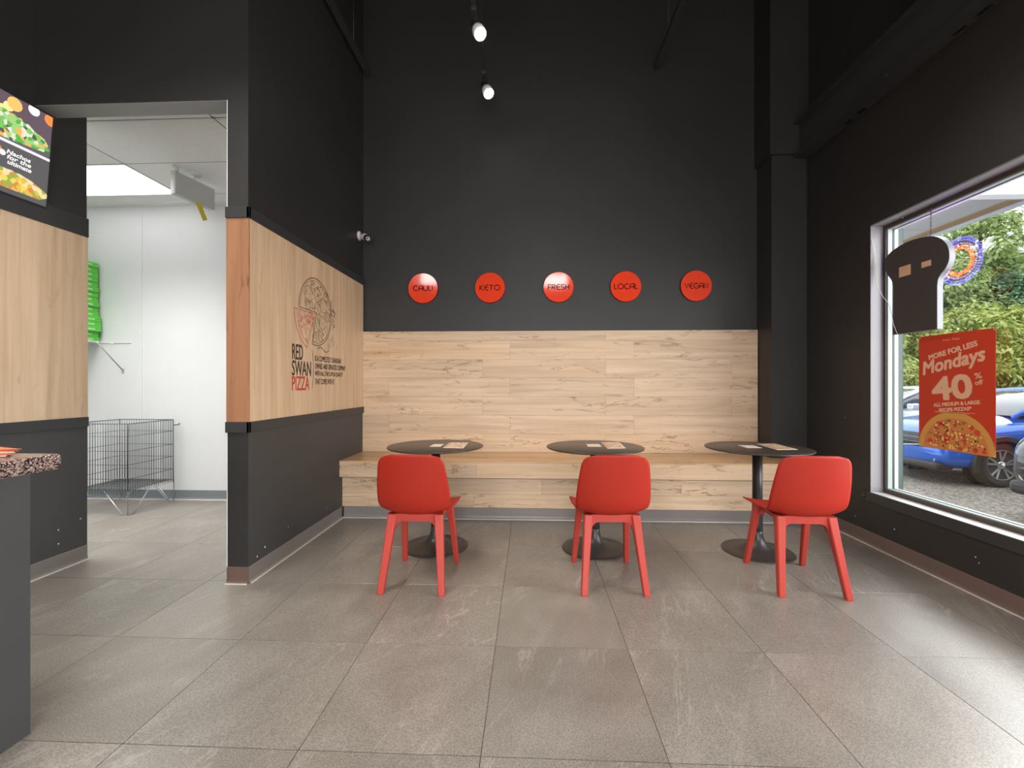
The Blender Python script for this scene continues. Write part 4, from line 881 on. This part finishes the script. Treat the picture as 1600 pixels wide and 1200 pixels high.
def tree(name, h, rad, nclump, nleaf, size, mat, conic, seed):
    rd = random.Random(seed); t = thing(name, 'x', 'tree')
    tr = MB(); tr.tube([(0, 0, 0), (.05*h*.1, .02, h*.4), (0, 0, h*.92)], [.035*h*.6, .02*h, .004*h], 8)
    fo = MB(); vs = []; fs = []
    for k in range(nclump):
        f = rd.random()**.8; z = h*(.08+.9*f)
        rr = rad*((1-f)**.7 if conic else math.sqrt(max(.02, 1-(2*f-.9)**2*.8)))*(.55+.45*rd.random()); a = rd.uniform(0, 2*pi); c = Vector((rr*cos(a), rr*sin(a), z))
        if k % 5 == 0: tr.tube([(0, 0, max(.2, z-.25*rr)), tuple(c)], [.012*h*.5, .006], 5)
        cr_ = rad*rd.uniform(.14, .30)
        for _ in range(nleaf):
            d = Vector((rd.gauss(0, 1), rd.gauss(0, 1), rd.gauss(0, .6))).normalized()*cr_*rd.random()**.4; p = c+d
            n = (d.normalized()+Vector((0, 0, .8))+Vector((rd.uniform(-.6, .6), rd.uniform(-.6, .6), 0))).normalized(); u = n.cross(Vector((rd.uniform(-1, 1), rd.uniform(-1, 1), .2))).normalized(); w = n.cross(u)
            s = size*rd.uniform(.6, 1.3); i = len(vs); vs += [tuple(p-u*s), tuple(p+w*s*.45), tuple(p+u*s-n*s*.2), tuple(p-w*s*.45)]; fs.append((i, i+1, i+2, i+3))
    fo.add(vs, fs); tr.build('trunk', bark, t); me = bpy.data.meshes.new('foliage'); me.from_pydata(fo.v, [], fo.f); me.materials.append(mat); me.update(); link('foliage', me, t, kind='stuff'); return t
lg = leafmat('leaf_light', (.16, .22, .07), (.34, .43, .15), (.60, .66, .32))
dg_ = leafmat('leaf_dark', (.06, .13, .08), (.14, .27, .14), (.34, .48, .28))
yg = leafmat('leaf_yellow', (.20, .24, .05), (.42, .48, .12), (.70, .70, .26))
protos = [tree('broadleaf_tree', 7.2, 2.2, 190, 85, .10, lg, False, 1), tree('cedar_tree', 6.4, 2.6, 210, 85, .10, dg_, True, 2), tree('hedge_shrub', 3.9, 2.2, 150, 85, .09, yg, False, 3)]
spots = [(0, 16.6, 17.0, 1.10, 'tall airy light green tree rising highest outside the window'), (1, 19.0, 18.6, 1.06, 'dark green conical tree right of the tall airy tree'), (2, 13.4, 14.6, 1.0, 'yellow green shrub behind the poster, right of the sign'), (2, 15.6, 14.4, 1.05, 'yellow green shrub at the right end of the hedge'),
         (1, 14.9, 18.2, 1.05, 'dark green conical tree behind the chef hat sign'), (0, 14.0, 16.6, .92, 'small light green tree left, behind the sign'), (2, 11.3, 14.5, .95, 'yellow green shrub seen left of the poster'), (0, 19.8, 16.5, .95, 'light green tree beyond the right edge of the window'), (1, 19.0, 19.5, 1.05, 'dark conical tree furthest back at the right'), (2, 18.3, 14.6, 1.0, 'yellow green shrub beyond the right edge of the window'), (1, 12.0, 19.0, .9, 'dark conical tree furthest back at the left'),
         (1, 16.0, 15.6, .82, 'dark green smaller tree in the middle of the hedge'), (2, 9.4, 14.5, .95, 'yellow green shrub beyond the left edge of the window')]
used = set()
for pi_, x, y, s, lab in spots:
    c = copytree(protos[pi_]) if pi_ in used else protos[pi_]; used.add(pi_)
    c.location = (x, y, ZG); c.scale = (s, s, s); c.rotation_euler = (0, 0, rn.uniform(0, 6.28)); c['label'] = lab; c['group'] = 'trees beyond the parked cars'
